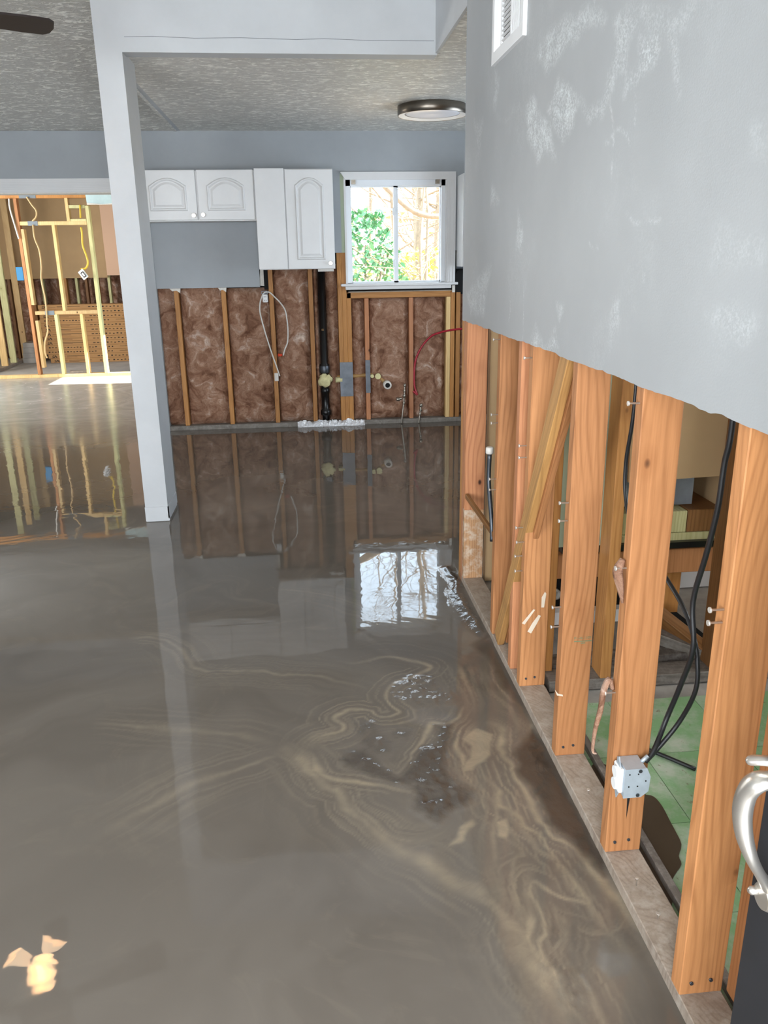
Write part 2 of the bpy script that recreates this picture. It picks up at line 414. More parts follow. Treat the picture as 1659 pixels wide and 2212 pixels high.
# ------------------------------------------------------------------ floor of wet leveling compound
def build_floor():
    x0, x1, y0, y1, st = -.75, .695, 1.06, 3.72, .006
    nx, ny = int((x1-x0)/st)+1, int((y1-y0)/st)+1
    gx, gy = np.meshgrid(np.linspace(x0, x1, nx), np.linspace(y0, y1, ny))
    wx = gx+.05*(fbm(gx*5, gy*5)-.5)+.016*(fbm(gx*22+9, gy*22)-.5); wy = gy+.05*(fbm(gx*5+40, gy*5+7)-.5)+.016*(fbm(gx*22, gy*22+31)-.5)
    def cp(l): return [flr(600+.422*a, 1350+.422*b) for a, b in l]
    lines = [  # (crop points, width, strength, bands)
        ([(0, 600), (100, 660), (160, 750), (230, 830), (300, 850), (340, 940), (420, 1010), (520, 1090), (600, 1150), (700, 1190), (790, 1225), (900, 1310), (1000, 1380), (1080, 1440), (1150, 1520), (1200, 1590), (1260, 1680), (1330, 1790), (1400, 1890), (1460, 2000), (1560, 2180), (1680, 2420)], .030, .55, .10),
        ([(1190, 1520), (1210, 1450), (1195, 1370), (1175, 1290), (1190, 1210), (1240, 1165), (1290, 1145)], .008, .9, .08),
        ([(150, 640), (170, 590), (240, 560), (330, 540), (350, 510), (310, 480), (340, 450), (420, 435), (500, 440), (540, 470), (640, 450), (600, 420), (560, 350), (600, 290), (690, 270), (790, 215), (700, 180), (550, 165), (400, 190), (290, 180)], .011, .75, .10),
        ([(160, 620), (180, 700), (200, 760), (260, 790), (400, 795), (520, 810), (620, 840), (690, 850), (700, 880), (650, 900), (600, 890)], .010, .8, .09),
        ([(960, 400), (900, 490), (860, 510), (790, 500), (760, 580), (720, 630), (640, 720), (600, 740), (540, 700), (500, 660)], .011, .85, .06),
        ([(1000, 470), (980, 500), (940, 560), (920, 620), (960, 700), (970, 780), (1010, 830), (1040, 900), (1010, 940), (950, 920)], .009, .85, .07),
        ([(1060, 490), (1130, 510), (1160, 560), (1140, 640), (1170, 720), (1220, 800), (1280, 880), (1320, 970), (1390, 1030), (1430, 1080), (1500, 1110), (1560, 1160), (1620, 1240), (1680, 1310), (1760, 1420), (1900, 1600), (2000, 1760)], .016, .9, .13),
        ([(1040, 760), (1090, 800), (1130, 850), (1130, 930), (1170, 950), (1230, 980), (1270, 1030), (1340, 1060), (1380, 1110), (1430, 1190), (1500, 1280), (1560, 1350), (1590, 1410), (1480, 1380), (1380, 1340), (1300, 1320), (1290, 1360), (1330, 1480), (1340, 1580), (1310, 1620), (1340, 1700), (1400, 1790), (1480, 1900), (1560, 2040), (1640, 2200)], .009, .75, .11),
        ([(1260, 1360), (1280, 1480), (1250, 1580), (1270, 1640), (1340, 1720), (1400, 1800), (1500, 1960), (1560, 2040), (1650, 2220), (1760, 2420)], .010, .7, .11),
        ([(1470, 1680), (1520, 1770), (1590, 1860), (1640, 1980), (1680, 2080), (1740, 2240), (1800, 2420)], .012, .7, .10),
        ([(910, 180), (930, 250), (970, 310), (1000, 400), (1010, 480)], .010, .55, .08),
        ([(1060, 180), (1090, 250), (1140, 320), (1190, 370), (1260, 420), (1300, 500), (1290, 560), (1200, 630), (1190, 700)], .008, .5, .07),
        ([(1100, 780), (1120, 960), (1090, 1060), (1090, 1180), (1110, 1270), (1140, 1290), (1180, 1210)], .007, .6, .06),
        ([(330, 860), (360, 920), (450, 990), (560, 1080), (660, 1110), (760, 1100), (860, 1060), (900, 1000)], .007, .5, .10),
        ([(60, 640), (-100, 690), (-400, 800), (-700, 960), (-1000, 1100)], .018, .35, .12),
        ([(20, 600), (-150, 560), (-400, 540), (-900, 500), (-1400, 480)], .02, .28, .12),
        ([(-1420, 130), (-1100, 90), (-800, 70), (-600, 75), (-500, 130), (-400, 220), (-100, 240), (0, 255), (200, 260), (300, 290), (440, 320), (430, 360)], .012, .4, .10),
        ([(-40, -180), (200, -160), (420, -100), (600, -60), (760, -20), (900, 60)], .012, .22, .12),
    ]
    tan = np.zeros(gx.shape); li = 0
    for pts, wd, sg, bw in lines:
        d, sl = pdist2(wx, wy, dens(cp(pts), 4)); li += 1
        wd2 = wd*.75*(.5+1.1*vnoise(sl*9+li*7.7, sl*0+li)); core = np.exp(-(d/wd2)**2)
        b1 = vnoise(d*120+li*13.1+1.5*fbm(gx*8, gy*8), sl*2.5+li); b2 = vnoise(d*260+li*5.3, sl*4+li*3)
        bands = np.clip((.65*b1+.35*b2-.47)*3.2, 0, 1)*np.exp(-(d/bw)**2)*.62
        tl = sl.max(); fade = np.clip(sl/.10, 0, 1)*np.clip((tl-sl)/.25, 0, 1)
        tan = np.maximum(tan, sg*fade*np.maximum(core*(.35+.9*fbm(gx*24, gy*24)), bands))
    # pale blots
    for poly in ([(1040, 530), (960, 580), (990, 620), (960, 760), (1010, 750), (1080, 660), (1110, 560)], [(1110, 1020), (1170, 1000), (1185, 1060), (1150, 1100), (1110, 1090)], [(990, 1010), (930, 1050), (920, 1100), (880, 1140), (950, 1120), (960, 1090), (995, 1040)]):
        s = sdf(wx, wy, cp(poly)); tan = np.maximum(tan, .75*np.clip(.5-s/.012, 0, 1))
    drk = np.zeros(gx.shape); rip = np.zeros(gx.shape)
    for poly, dk, rp in (
        ([(1310, 540), (1200, 650), (1195, 740), (1290, 830), (1360, 930), (1390, 1000), (1480, 1070), (1560, 1150), (1700, 1280), (1700, 1200), (1600, 1020), (1500, 840), (1400, 640)], .85, .45),
        ([(300, 690), (350, 660), (450, 640), (480, 680), (540, 730), (620, 760), (700, 690), (760, 620), (830, 610), (810, 520), (900, 510), (880, 620), (870, 720), (900, 830), (1000, 870), (970, 930), (880, 960), (800, 1020), (690, 950), (700, 860), (690, 815), (600, 790), (480, 760), (330, 710)], .6, 1.),
        ([(420, 510), (480, 500), (520, 540), (580, 600), (580, 650), (500, 660), (440, 600)], .3, .8),
        ([(600, 540), (680, 545), (670, 580), (610, 580)], .3, .7),
        ([(575, 340), (620, 285), (700, 268), (790, 280), (850, 330), (900, 390), (800, 395), (720, 402), (640, 380)], .15, .75),
        ([(1360, 1545), (1410, 1540), (1410, 1590), (1380, 1600)], .3, .6), ([(1460, 1800), (1520, 1790), (1580, 1900), (1540, 1960), (1470, 1920)], .12, .7), ([(1350, 1720), (1410, 1730), (1400, 1760), (1360, 1750)], .2, .5),
        ([(1000, 100), (1090, 40), (1180, 200), (1290, 410), (1300, 500), (1200, 360), (1120, 270), (1060, 170)], .6, .12),
        ([(850, -290), (880, -300), (960, -200), (1010, -90), (1090, 30), (1060, 80), (960, -10), (900, -110), (870, -210)], .55, .35)):
        s = sdf(wx, wy, cp(poly)); k = np.clip(.5-s/.03, 0, 1); drk = np.maximum(drk, dk*k); rip = np.maximum(rip, rp*np.clip(.5-s/.05, 0, 1))
    tan = tan*(1-.8*np.clip(drk*1.3, 0, 1))
    edge = np.clip(np.minimum(np.minimum(gx-x0, 5.), np.minimum(gy-y0, y1-gy))/.08, 0, 1)
    r1 = fbm(gx*42+3*fbm(gx*9, gy*9), gy*30, 3); r2 = np.abs(fbm(gx*20+5, gy*26+4*fbm(gx*6, gy*6), 3)-.5)
    z = rip*edge*(.010*(r1-.5)+.012*(.2-r2))
    d5 = pdist(wx, wy, dens([flr(965, 1226), flr(980, 1255), flr(1000, 1300), flr(1030, 1345), flr(1070, 1385)], 4)); z += edge*.006*np.exp(-(d5/.02)**2)
    tan *= edge; drk *= edge
    # assemble: fine patch + coarse surround
    V = np.stack([gx, gy, z], -1).reshape(-1, 3); N = nx*ny
    i = np.arange(N).reshape(ny, nx); Q = np.stack([i[:-1, :-1], i[:-1, 1:], i[1:, 1:], i[1:, :-1]], -1).reshape(-1, 4)
    XS = [-5.1, x0, x1, 2.6]; YS = [-.3, y0, y1, 7.2, 11.02]
    ev, ef = [], []
    for (a, b), (c, d) in [((-5.1, x0), (-.3, 11.02)), ((x0, .695), (-.3, y0)), ((x0, .695), (y1, 11.02)), ((.695, 2.6), (3.46, 7.2)), ((.695, 2.6), (7.2, 7.21))]:
        n = N+len(ev); ev += [(a, c, 0), (b, c, 0), (b, d, 0), (a, d, 0)]; ef.append((n, n+1, n+2, n+3))
    V = np.concatenate([V, np.array(ev)]); Q = np.concatenate([Q, np.array(ef)])
    m = bpy.data.meshes.new('floor'); m.vertices.add(len(V)); m.vertices.foreach_set('co', V.ravel())
    m.loops.add(len(Q)*4); m.loops.foreach_set('vertex_index', Q.ravel().astype(np.int32))
    m.polygons.add(len(Q)); m.polygons.foreach_set('loop_start', np.arange(0, len(Q)*4, 4, dtype=np.int32)); m.polygons.foreach_set('loop_total', np.full(len(Q), 4, np.int32))
    m.update(); m.validate(); m.polygons.foreach_set('use_smooth', [True]*len(m.polygons))
    for nm, arr in (('tan', tan), ('drk', drk), ('rip', rip*edge)):
        at = m.attributes.new(nm, 'FLOAT', 'POINT'); full = np.zeros(len(V), np.float32); full[:N] = np.clip(arr, 0, 1).ravel(); at.data.foreach_set('value', full)
    m.materials.append(m_floor); o = bpy.data.objects.new('floor', m); COL.objects.link(o)
    return tag(o, 'wet grey-brown leveling compound poured over the floor with marbled swirls', kind='structure')
floor = build_floor()

# ------------------------------------------------------------------ shell of the house
CEI, YB, YP, XP0, XP1 = 2.44, 7.18, 4.54, -.945, -.817
SL = .20
def vault(y): return CEI+SL*(YB-y)
def struct(o, label=None): return tag(o, label, kind='structure')
# sloped ceiling over the living room, flat ceiling over the kitchen
mesh_v = [(-5.1, -.35, vault(-.35)), (.76, -.35, vault(-.35)), (.76, 4.54, vault(4.54)), (-.95, 4.54, vault(4.54)), (-.95, YB, CEI), (-5.1, YB, CEI)]
def slab(name, pts, th, mat, label):
    n = len(pts); v = list(pts)+[(a, b, c+th) for a, b, c in pts]
    f = [tuple(range(n)), tuple(range(2*n-1, n-1, -1))]+[(i, (i+1) % n, n+(i+1) % n, n+i) for i in range(n)]
    return struct(mesh(name, v, f, mat), label)
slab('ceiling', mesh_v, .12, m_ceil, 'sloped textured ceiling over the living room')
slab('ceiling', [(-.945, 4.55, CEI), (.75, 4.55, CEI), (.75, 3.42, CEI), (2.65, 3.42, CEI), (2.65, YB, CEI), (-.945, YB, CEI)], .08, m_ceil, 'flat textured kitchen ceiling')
slab('ceiling', [(-5.4, YB+.1, CEI), (-1.2, YB+.1, CEI), (-1.2, 14.2, CEI), (-5.4, 14.2, CEI)], .1, m_wall, 'ceiling of the far stripped room')
slab('ceiling', [(.70, -.35, CEI), (2.65, -.35, CEI), (2.65, 3.41, CEI), (.70, 3.41, CEI)], .1, m_kraft, 'ceiling of the stripped bathroom')
# partition: post + header above the kitchen opening
post = struct(mesh('wall_partition', [(0, 0, 0)], [], None), 'grey painted wall end and header dividing the kitchen from the living room')
hz = vault(4.54)+.02
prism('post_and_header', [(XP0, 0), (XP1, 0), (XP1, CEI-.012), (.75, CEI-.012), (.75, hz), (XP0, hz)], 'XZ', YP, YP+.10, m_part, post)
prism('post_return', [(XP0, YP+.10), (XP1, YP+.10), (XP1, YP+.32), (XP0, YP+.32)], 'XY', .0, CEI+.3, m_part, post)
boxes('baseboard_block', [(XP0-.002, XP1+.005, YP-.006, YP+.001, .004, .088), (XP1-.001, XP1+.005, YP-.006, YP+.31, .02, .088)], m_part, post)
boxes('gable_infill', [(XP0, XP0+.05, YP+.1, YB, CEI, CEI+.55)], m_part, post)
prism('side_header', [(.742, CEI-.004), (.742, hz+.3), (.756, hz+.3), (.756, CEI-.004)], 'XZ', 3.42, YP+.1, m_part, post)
# crack line and nail dimple are too fine: only the raised seam under the kitchen ceiling edge
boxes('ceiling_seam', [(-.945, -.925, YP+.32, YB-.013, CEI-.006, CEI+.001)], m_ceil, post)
cr = [wly(a, b, YP) for a, b in ((268, 79), (330, 78), (420, 82), (520, 81), (640, 85), (700, 83), (800, 87), (938, 88))]
mesh('hairline_crack', [(a, YP-.0006, b) for a, b in cr]+[(a, YP-.0006, b-.0022) for a, b in cr], [(i, i+1, i+9, i+8) for i in range(7)], plain('crack', '6d7074', .9), post)
# outer walls (out of view, they close the house)
def wall(name, lst, mat, label): return struct(boxes(name, lst, mat), label)
wall('wall_front', [(-5.1, -3.75, -.4, -.3, 0, 4), (-3.75, -1.35, -.4, -.3, 0, .65), (-3.75, -1.35, -.4, -.3, 2.15, 4), (-1.35, -.36, -.4, -.3, 0, 4), (-.36, .6, -.4, -.3, 2.2, 4), (.6, 2.65, -.4, -.3, 0, 4)], m_wall, 'front wall around the entry door and picture window')
wall('wall_left', [(-5.2, -5.1, -.4, YB+.1, 0, 4)], m_wall, 'left wall of the living room')
wall('wall_far_left', [(-5.4, -5.3, YB, 8.2, 0, CEI), (-5.4, -5.3, 8.2, 10.4, 0, .85), (-5.4, -5.3, 8.2, 10.4, 2.15, CEI), (-5.4, -5.3, 10.4, 14.2, 0, CEI)], m_kraft, 'left wall of the far room')
wall('wall_far_right', [(-1.32, -1.22, YB+.1, 10.2, 0, CEI), (-1.32, -1.22, 10.2, 11.25, 0, .75), (-1.32, -1.22, 10.2, 11.25, 1.75, CEI), (-1.32, -1.22, 11.25, 14.2, 0, CEI)], m_wall, 'right wall of the far room with a sunlit window opening')
wall('wall_kitchen_right', [(2.6, 2.7, 3.4, 5.0, 0, CEI), (2.6, 2.7, 5.0, 6.2, 0, .75), (2.6, 2.7, 5.0, 6.2, 1.85, CEI), (2.6, 2.7, 6.2, YB+.1, 0, CEI)], m_wall, 'right wall of the kitchen')
wall('wall_bath_right', [(2.6, 2.7, -.4, 1.25, 0, CEI), (2.6, 2.7, 1.25, 2.15, 0, 1.15), (2.6, 2.7, 1.25, 2.15, 1.9, CEI), (2.6, 2.7, 2.15, 3.4, 0, CEI)], m_kraft, 'right wall of the bathroom')
wall('wall_foundation', [(-5.5, 2.8, -.45, 7.35, -.3, -.035), (-5.5, -1.15, 7.35, 14.3, -.3, -.035)], m_dust, 'concrete foundation slab under the house')
wall('wall_roof_added_eave', [(-6, 2.8, -.6, 7.45, 4.2, 4.3), (-6, -1.1, 7.45, 14.4, 2.56, 2.66), (2.72, 5.6, -1, 7.0, 2.5, 2.56)], m_wall, 'roof deck over the house plus an added eave blocking the sun')  # last box is an unseen eave added to keep sun out of the right-hand openings
# ------------------------------------------------------------------ right wall: drywall above, bare studs below
def build_right_wall():
    y0, y1, z0, z1, st = .55, 3.41, 1.19, 2.75, .009
    ny, nz = int((y1-y0)/st)+1, int((z1-z0)/st)+1
    gy, gz = np.meshgrid(np.linspace(y0, y1, ny), np.linspace(z0, z1, nz))
    gz = np.where(gz < z0+.03, gz+.006*(fbm(gy*14, gy*0+2)-.5)*(1-(gz-z0)/.03)*2, gz)
    sc = np.zeros(gy.shape); wy = gy+.05*(fbm(gy*9, gz*9)-.5); wz = gz+.05*(fbm(gy*9+20, gz*9)-.5)
    cp = lambda l: [wlx(1000+.397*a, .397*b, .68) for a, b in l]
    for poly, s in (([(345, 560), (350, 760), (400, 900), (440, 830), (500, 880), (470, 700), (420, 640), (380, 560)], .8), ([(460, 600), (520, 430), (600, 480), (640, 560), (600, 690), (540, 770), (490, 680)], .8),
                    ([(640, 520), (690, 650), (760, 590), (800, 500), (830, 400), (780, 390), (760, 520), (690, 590)], .75), ([(810, 110), (900, 90), (960, 140), (890, 230), (880, 400), (790, 400), (830, 250)], .6),
                    ([(950, 230), (1060, 170), (1075, 260), (1000, 380), (900, 480), (870, 540), (880, 440), (960, 370)], .75), ([(1130, 150), (1150, 180), (1172, 500), (1150, 380)], .85),
                    ([(400, 330), (420, 240), (500, 140), (570, 60), (680, 40), (780, 90), (760, 150), (650, 160), (560, 230), (500, 330), (450, 360)], .7), ([(880, 60), (1000, 20), (1100, 60), (1300, 30), (1250, 120), (1100, 160), (980, 150)], .45),
                    ([(160, 1000), (195, 1110), (150, 1110)], .7), ([(295, 1130), (330, 1260), (325, 1370), (290, 1360)], .7), ([(170, 360), (200, 420), (180, 600), (165, 600)], .5), ([(60, 650), (110, 660), (85, 870)], .4),
                    ([(20, 1580), (100, 1500), (160, 1440), (110, 1720), (40, 1720)], .55), ([(360, 1900), (400, 1750), (440, 1900), (500, 1800), (520, 1930), (380, 1930)], .6), ([(510, 1650), (545, 1680), (525, 1750)], .7), ([(820, 1650), (850, 1650), (850, 1760), (800, 1880)], .5),
                    ([(1380, 1230), (1640, 1300), (1640, 1420), (1360, 1440)], .25), ([(1300, 1720), (1480, 1650), (1600, 1700), (1600, 1820), (1500, 1830)], .4), ([(1560, 650), (1659, 620), (1659, 830), (1580, 820)], .25), ([(190, 640), (260, 640), (260, 590), (330, 560), (330, 600), (240, 660)], .25)):
        d = sdf(wy, wz, cp(poly)); sc = np.maximum(sc, s*np.clip(.5-d/.03, 0, 1))
    for ln, s, wd in (([(800, 560), (820, 700), (820, 830), (800, 1000)], .5, .003), ([(760, 800), (800, 760), (850, 700), (890, 730), (910, 790)], .5, .003), ([(890, 1160), (930, 1210), (980, 1220), (1080, 1190)], .5, .003), ([(690, 1330), (715, 1365), (740, 1335)], .5, .003),
                      ([(330, 1560), (330, 1800), (320, 1880)], .45, .004), ([(940, 500), (935, 660)], .5, .004), ([(255, 1620), (260, 1680), (250, 1740)], .5, .004), ([(985, 1500), (982, 1525)], .9, .005), ([(715, 0), (712, 40)], .7, .004)):
        sc = np.maximum(sc, s*np.exp(-(pdist(gy, gz, cp(ln))/wd)**2)*1.3)
    sc = np.maximum(sc, .12*np.clip((fbm(gy*5, gz*5)-.55)*6, 0, 1))
    N = ny*nz; V = np.stack([np.zeros(N), gy.ravel(), gz.ravel()], -1); i = np.arange(N).reshape(nz, ny)
    Q = np.stack([i[:-1, :-1], i[1:, :-1], i[1:, 1:], i[:-1, 1:]], -1).reshape(-1, 4)
    # thickness: back sheet, bottom edge, far end
    B = V.copy(); B[:, 0] += .013; V2 = np.concatenate([V, B]); Q2 = Q[:, ::-1]+N
    bot = np.stack([i[0, 1:], i[0, :-1], i[0, :-1]+N, i[0, 1:]+N], -1)[:, ::-1]; end = np.stack([i[:-1, -1], i[1:, -1], i[1:, -1]+N, i[:-1, -1]+N], -1)
    V2[:, 0] += .68; QQ = np.concatenate([Q, Q2, bot, end])
    m = bpy.data.meshes.new('wall_right'); m.from_pydata(V2.tolist(), [], QQ.tolist()); m.update(); m.materials.append(m_scuff)
    at = m.attributes.new('scuff', 'FLOAT', 'POINT'); full = np.zeros(len(V2), np.float32); full[:N] = np.clip(sc, 0, 1).ravel(); at.data.foreach_set('value', full)
    o = bpy.data.objects.new('wall_right', m); COL.objects.link(o)
    return struct(o, 'grey drywall cut off along a line above bare studs, white scuffs')
wr = build_right_wall()
boxes('upper_drywall', [(.68, .693, -.3, 3.41, 2.74, 4.0), (.68, .693, -.3, .56, 1.19, 2.75)], m_wall, wr)
boxes('drywall_end', [(.68, .80, 3.41, 3.422, 1.19, CEI+.6)], m_wall, wr)
XW, XE, ZT = .693, .782, .03
box('sole_plate', XW, XE, .3, 3.46, -.012, ZT, m_plate, wr, .002).rotation_euler = (0, 0, 0)
studs = {}
for k in range(0, 4):
    y = 1.167+.4064*k
    studs[k] = board('stud', (.7375, y+.019, ZT), (.7375, y+.019, 2.4), .089, .038, m_orange, wr)
studs[4] = board('stud', (.7375, 2.812, ZT), (.7375, 2.812, 2.4), .089, .038, m_orange, wr)
board('stud', (.7125, 2.529, ZT), (.7125, 2.529, 1.9), .040, .038, m_red, wr)              # doubled narrow stud behind the fourth
board('stud', (.819, 2.482, .02), (.819, 2.482, 2.2), .026, .038, m_back, wr)              # thin stud on the bath side
board('stud', (.7375, 3.389, .36), (.7375, 3.389, 2.4), .089, .038, m_red, wr)
board('stud', (.7375, 3.389, ZT), (.7375, 3.389, .36), .089, .038, m_dirty, wr)             # pale stained foot of the end stud
board('stud', (.706, 3.427, 0.0), (.706, 3.427, 2.4), .026, .038, m_red, wr)
board('stud', (.703, 3.466, 0.0), (.703, 3.466, 2.4), .020, .038, m_back, wr)
board('stud', (.812, 1.150, ZT), (.812, 1.150, 2.2), .040, .038, m_orange, wr)                # jamb stud beside the entry door
# let-in diagonal brace and small stick
br = board('diagonal_brace', (.705, 2.725, .045), (.705, 2.072, 1.22), .026, .062, m_brace, wr)
board('diagonal_brace', (.728, 2.70, .06), (.728, 2.05, 1.22), .02, .05, m_orange, wr)
board('wood_stick', (.70, 3.36, .43), (.73, 2.86, .385), .016, .022, m_old, wr)
def screw(yz, k, dx=.0):
    y, z = yz
    lathe('screw', [(.0055, -.026-dx), (.0055, -.023-dx), (.0022, -.021-dx), (.0022, .012)], (XW, y, z), m_screw, studs[k], 'X', 8)
for k, lst in {4: [(2.800, 1.167), (2.803, .9), (2.80, .87), (2.804, .659), (2.80, .619)], 3: [(2.395, 1.15), (2.416, .873), (2.411, .836), (2.417, .599), (2.402, .554), (2.414, .501), (2.407, .451)],
               2: [(1.992, .812), (1.99, .762), (2.005, .501), (2.008, .439)], 1: [(1.59, 1.15), (1.588, .783), (1.592, .469)], 0: [(1.18, .868), (1.18, .844)]}.items():
    for yz in lst: screw(yz, k)
for k, (a, b) in {0: (.715, .755), 1: (.715, .75), 2: (.715, .745), 3: (.715, .745)}.items():    # toe nails at the foot of each stud
    for x in (a, b):
        lathe('toe_nail', [(.004, -.003), (.004, .002)], (x, 1.167+.4064*k, ZT+.03+.004*(x > .73)), m_steel, studs[k], 'Y', 8)
for (x, y) in ((.735, 1.36), (.73, 1.80)): lathe('nail', [(.0015, 0), (.0015, .012), (.005, .012), (.005, .014)], (x, y, ZT), m_screw, wr, 'Z', 8)
lathe('nail', [(.0014, 0), (.0014, .02), (.004, .02), (.004, .022)], (.726, 1.46, ZT), m_screw, wr, 'Z', 8)
# crack in the stud under the box and bluish grade stamp
mesh('stud_split', [(.735, 1.5715, .225), (.746, 1.5715, .225), (.7385, 1.5715, .125)], [(0, 1, 2)], m_dark, studs[1])
def text(name, s, size, M, mat, parent, ext=.0003):
    cu = bpy.data.curves.new(name, 'FONT'); cu.body = s; cu.size = size; cu.extrude = ext; cu.resolution_u = 2
    tmp = bpy.data.objects.new(name, cu); COL.objects.link(tmp); dg = bpy.context.evaluated_depsgraph_get()
    me = bpy.data.meshes.new_from_object(tmp.evaluated_get(dg)); bpy.data.objects.remove(tmp); me.materials.clear(); me.materials.append(mat)
    o = bpy.data.objects.new(name, me); o.matrix_basis = M; return place(o, parent)
def face_cam(x, y, z): return Matrix(((1, 0, 0, x), (0, 0, -1, y), (0, 1, 0, z), (0, 0, 0, 1)))
m_stamp = plain('stamp_ink', '6f7a5a', .8)
a, b = wly(1240, 1382, 1.978)
text('grade_stamp', 'P1-26.1109', .011, face_cam(a, 1.9792, b), m_stamp, studs[2])
boxes('grade_stamp', [(a+.001, a+.052, 1.9788, 1.9795, b-.008, b-.005), (a+.02, a+.034, 1.9788, 1.9795, b-.014, b-.011)], m_stamp, studs[2])
m_smear = plain('joint_compound', 'd2c2ae', .8)
def smear(k, pts, y):
    q = [wly(a, b, y) for a, b in pts]; mesh('plaster_smear', [(a, y-.0012, b) for a, b in q], [tuple(range(len(q)))], m_smear, studs[k])
smear(3, [(1127, 1346), (1152, 1316), (1156, 1317), (1133, 1349)], 2.386); smear(3, [(1139, 1364), (1150, 1345), (1163, 1328), (1168, 1330), (1160, 1346), (1147, 1368)], 2.386)
smear(3, [(1170, 1290), (1177, 1278), (1180, 1282), (1175, 1312), (1169, 1312)], 2.386); smear(2, [(1198, 1489), (1205, 1498), (1215, 1500), (1216, 1504), (1203, 1502)], 1.980)
# insulation tufts caught on the second stud
def tuft(pts, r, lab):
    o = tube('insulation_tuft', pts, r, m_batt, None, 7, 4, .6); o['label'] = lab; o['category'] = 'insulation'
tuft([(.688, 1.60, .80), (.676, 1.595, .775), (.681, 1.59, .745), (.689, 1.585, .70)], [.008, .014, .012, .003], 'upper brown insulation tuft snagged on the stud with the metal box')
tuft([(.688, 1.60, .475), (.679, 1.60, .50), (.668, 1.60, .47), (.664, 1.60, .42), (.655, 1.60, .37), (.652, 1.60, .31), (.662, 1.60, .30)], [.009, .010, .011, .010, .008, .006, .003], 'lower stringy insulation tuft hanging from the stud with the metal box')
tuft([(.700, 1.150, 1.192), (.715, 1.148, 1.188), (.735, 1.150, 1.185)], [.004, .012, .006], 'frayed paper tuft under the cut drywall beside the nearest stud')

# ------------------------------------------------------------------ bathroom seen between the studs
fb = struct(boxes('floor_bathroom', [(.70, 2.65, -.4, 3.47, -.034, -.006)], m_dust), 'dirty subfloor of the stripped bathroom')
for i, x in enumerate((.782, .976, 1.272, 1.577, 1.882, 2.187)):
    x2 = (.976, 1.272, 1.577, 1.882, 2.187, 2.6)[i]
    for j in range(8):
        y = -.14+.305*j
        if y > .3: box('floor_tile', x+.0012, x2-.0012, y+.0012, min(y+.305, 2.38)-.0012, -.006, .001, m_green, fb)
board('drywall_strip', (.808, .4, .012), (.818, 2.30, .012), .02, .024, m_greywood, wr, (1, 0, 0))
poly = [flr(a, b, .002) for a, b in ((1395, 1718), (1412, 1722), (1430, 1742), (1450, 1780), (1458, 1795), (1472, 1825), (1466, 1850), (1472, 1868), (1458, 1890), (1452, 1905), (1455, 1930), (1440, 1990), (1400, 1960), (1360, 1850), (1300, 1700), (1283, 1680), (1278, 1655), (1300, 1650), (1330, 1665), (1360, 1690))]
tag(prism('screed_puddle', dens(poly+[poly[0]], 3)[:-1], 'XY', .0012, .004, plain('puddle', '4a3f34', .3, nscale=20, namp=.08)), 'dark brown puddle of leveling compound seeped onto green bathroom floor', 'puddle')
wb = struct(mesh('wall_bath_cross', [(0, 0, 0)], [], None), 'bare stud wall inside the bathroom')
board('sole_plate', (.80, 2.43, .02), (2.5, 2.43, .02), .09, .04, m_greywood, wb, (0, 1, 0))
board('sole_plate', (.84, 2.52, .022), (2.5, 2.60, .03), .08, .06, m_greywood, wb, (0, 1, 0))
for x in (.98, 1.386, 1.80): stud(x, x+.038, 2.387, 2.476, .04, 2.4, m_back if x < 1.2 else m_old, wb)
box('greenboard_panel', .83, .985, 2.478, 2.49, .50, 2.3, m_gboard, wb)
box('white_label', .862, .975, 2.475, 2.478, .47, .535, m_white, wb)
text('label_print', 'OA', .020, face_cam(.866, 2.474, .478), m_ink, wb)
box('kraft_panel', 1.04, 1.46, 2.478, 2.49, .725, 2.3, m_kraft, wb).rotation_euler = (0, -.03, 0)
box('kraft_side_panel', 1.47, 1.485, 2.50, 3.1, .50, 1.2, m_kraft, wb)
box('black_gap_board', .88, 1.47, 2.57, 2.60, .44, .462, m_black, wb)
stud(.86, 1.46, 2.585, 2.623, .338, .43, m_orange, wb, 'beam')
stud(.98, 1.34, 2.59, 2.75, .492, .572, m_pine2, wb, 'ledger_block')
stud(1.343, 1.47, 2.59, 3.0, .492, .575, m_old, wb, 'ledger_block')
stud(.96, 1.47, 2.592, 2.63, .458, .490, m_pine2, wb, 'ledger_board')
stud(1.30, 1.362, 2.63, 2.72, .06, .338, m_back, wb, 'short_post')
tag(boxes('duct_box', [(.99, 1.385, 2.655, 2.95, .576, .95)], plain('duct_metal', '8d9399', .5, .2, nscale=12, namp=.2)), 'dull grey sheet metal box on the timber ledge in the bathroom', 'metal box')
board('diagonal_timber', (1.18, 2.66, .24), (1.40, 2.50, .07), .04, .07, m_old, wb)
board('diagonal_timber', (1.22, 2.62, .10), (1.40, 2.49, .06), .04, .05, m_greywood, wb)
board('black_board', (1.20, 2.74, .26), (1.44, 2.57, .07), .03, .03, m_dark, wb)
box('white_skirting', 1.30, 2.3, 3.20, 3.22, .0, .09, m_trim, wb)
wall('wall_bath_back', [(.80, 2.6, 3.40, 3.44, 0, CEI)], m_kraft, 'back wall of the bathroom')
lathe('drain_stub', [(.0, 0), (.022, 0), (.022, -.02), (.014, -.02), (.014, 0)], (.99, 2.95, .12), m_pvc, wb, 'Y', 16, caps=False)
box('white_ledge', .86, 1.2, 2.66, 2.70, .12, .17, m_trim, wb)
box('dark_board_panel', .84, 1.30, 3.00, 3.02, .0, .5, m_dark, wb)
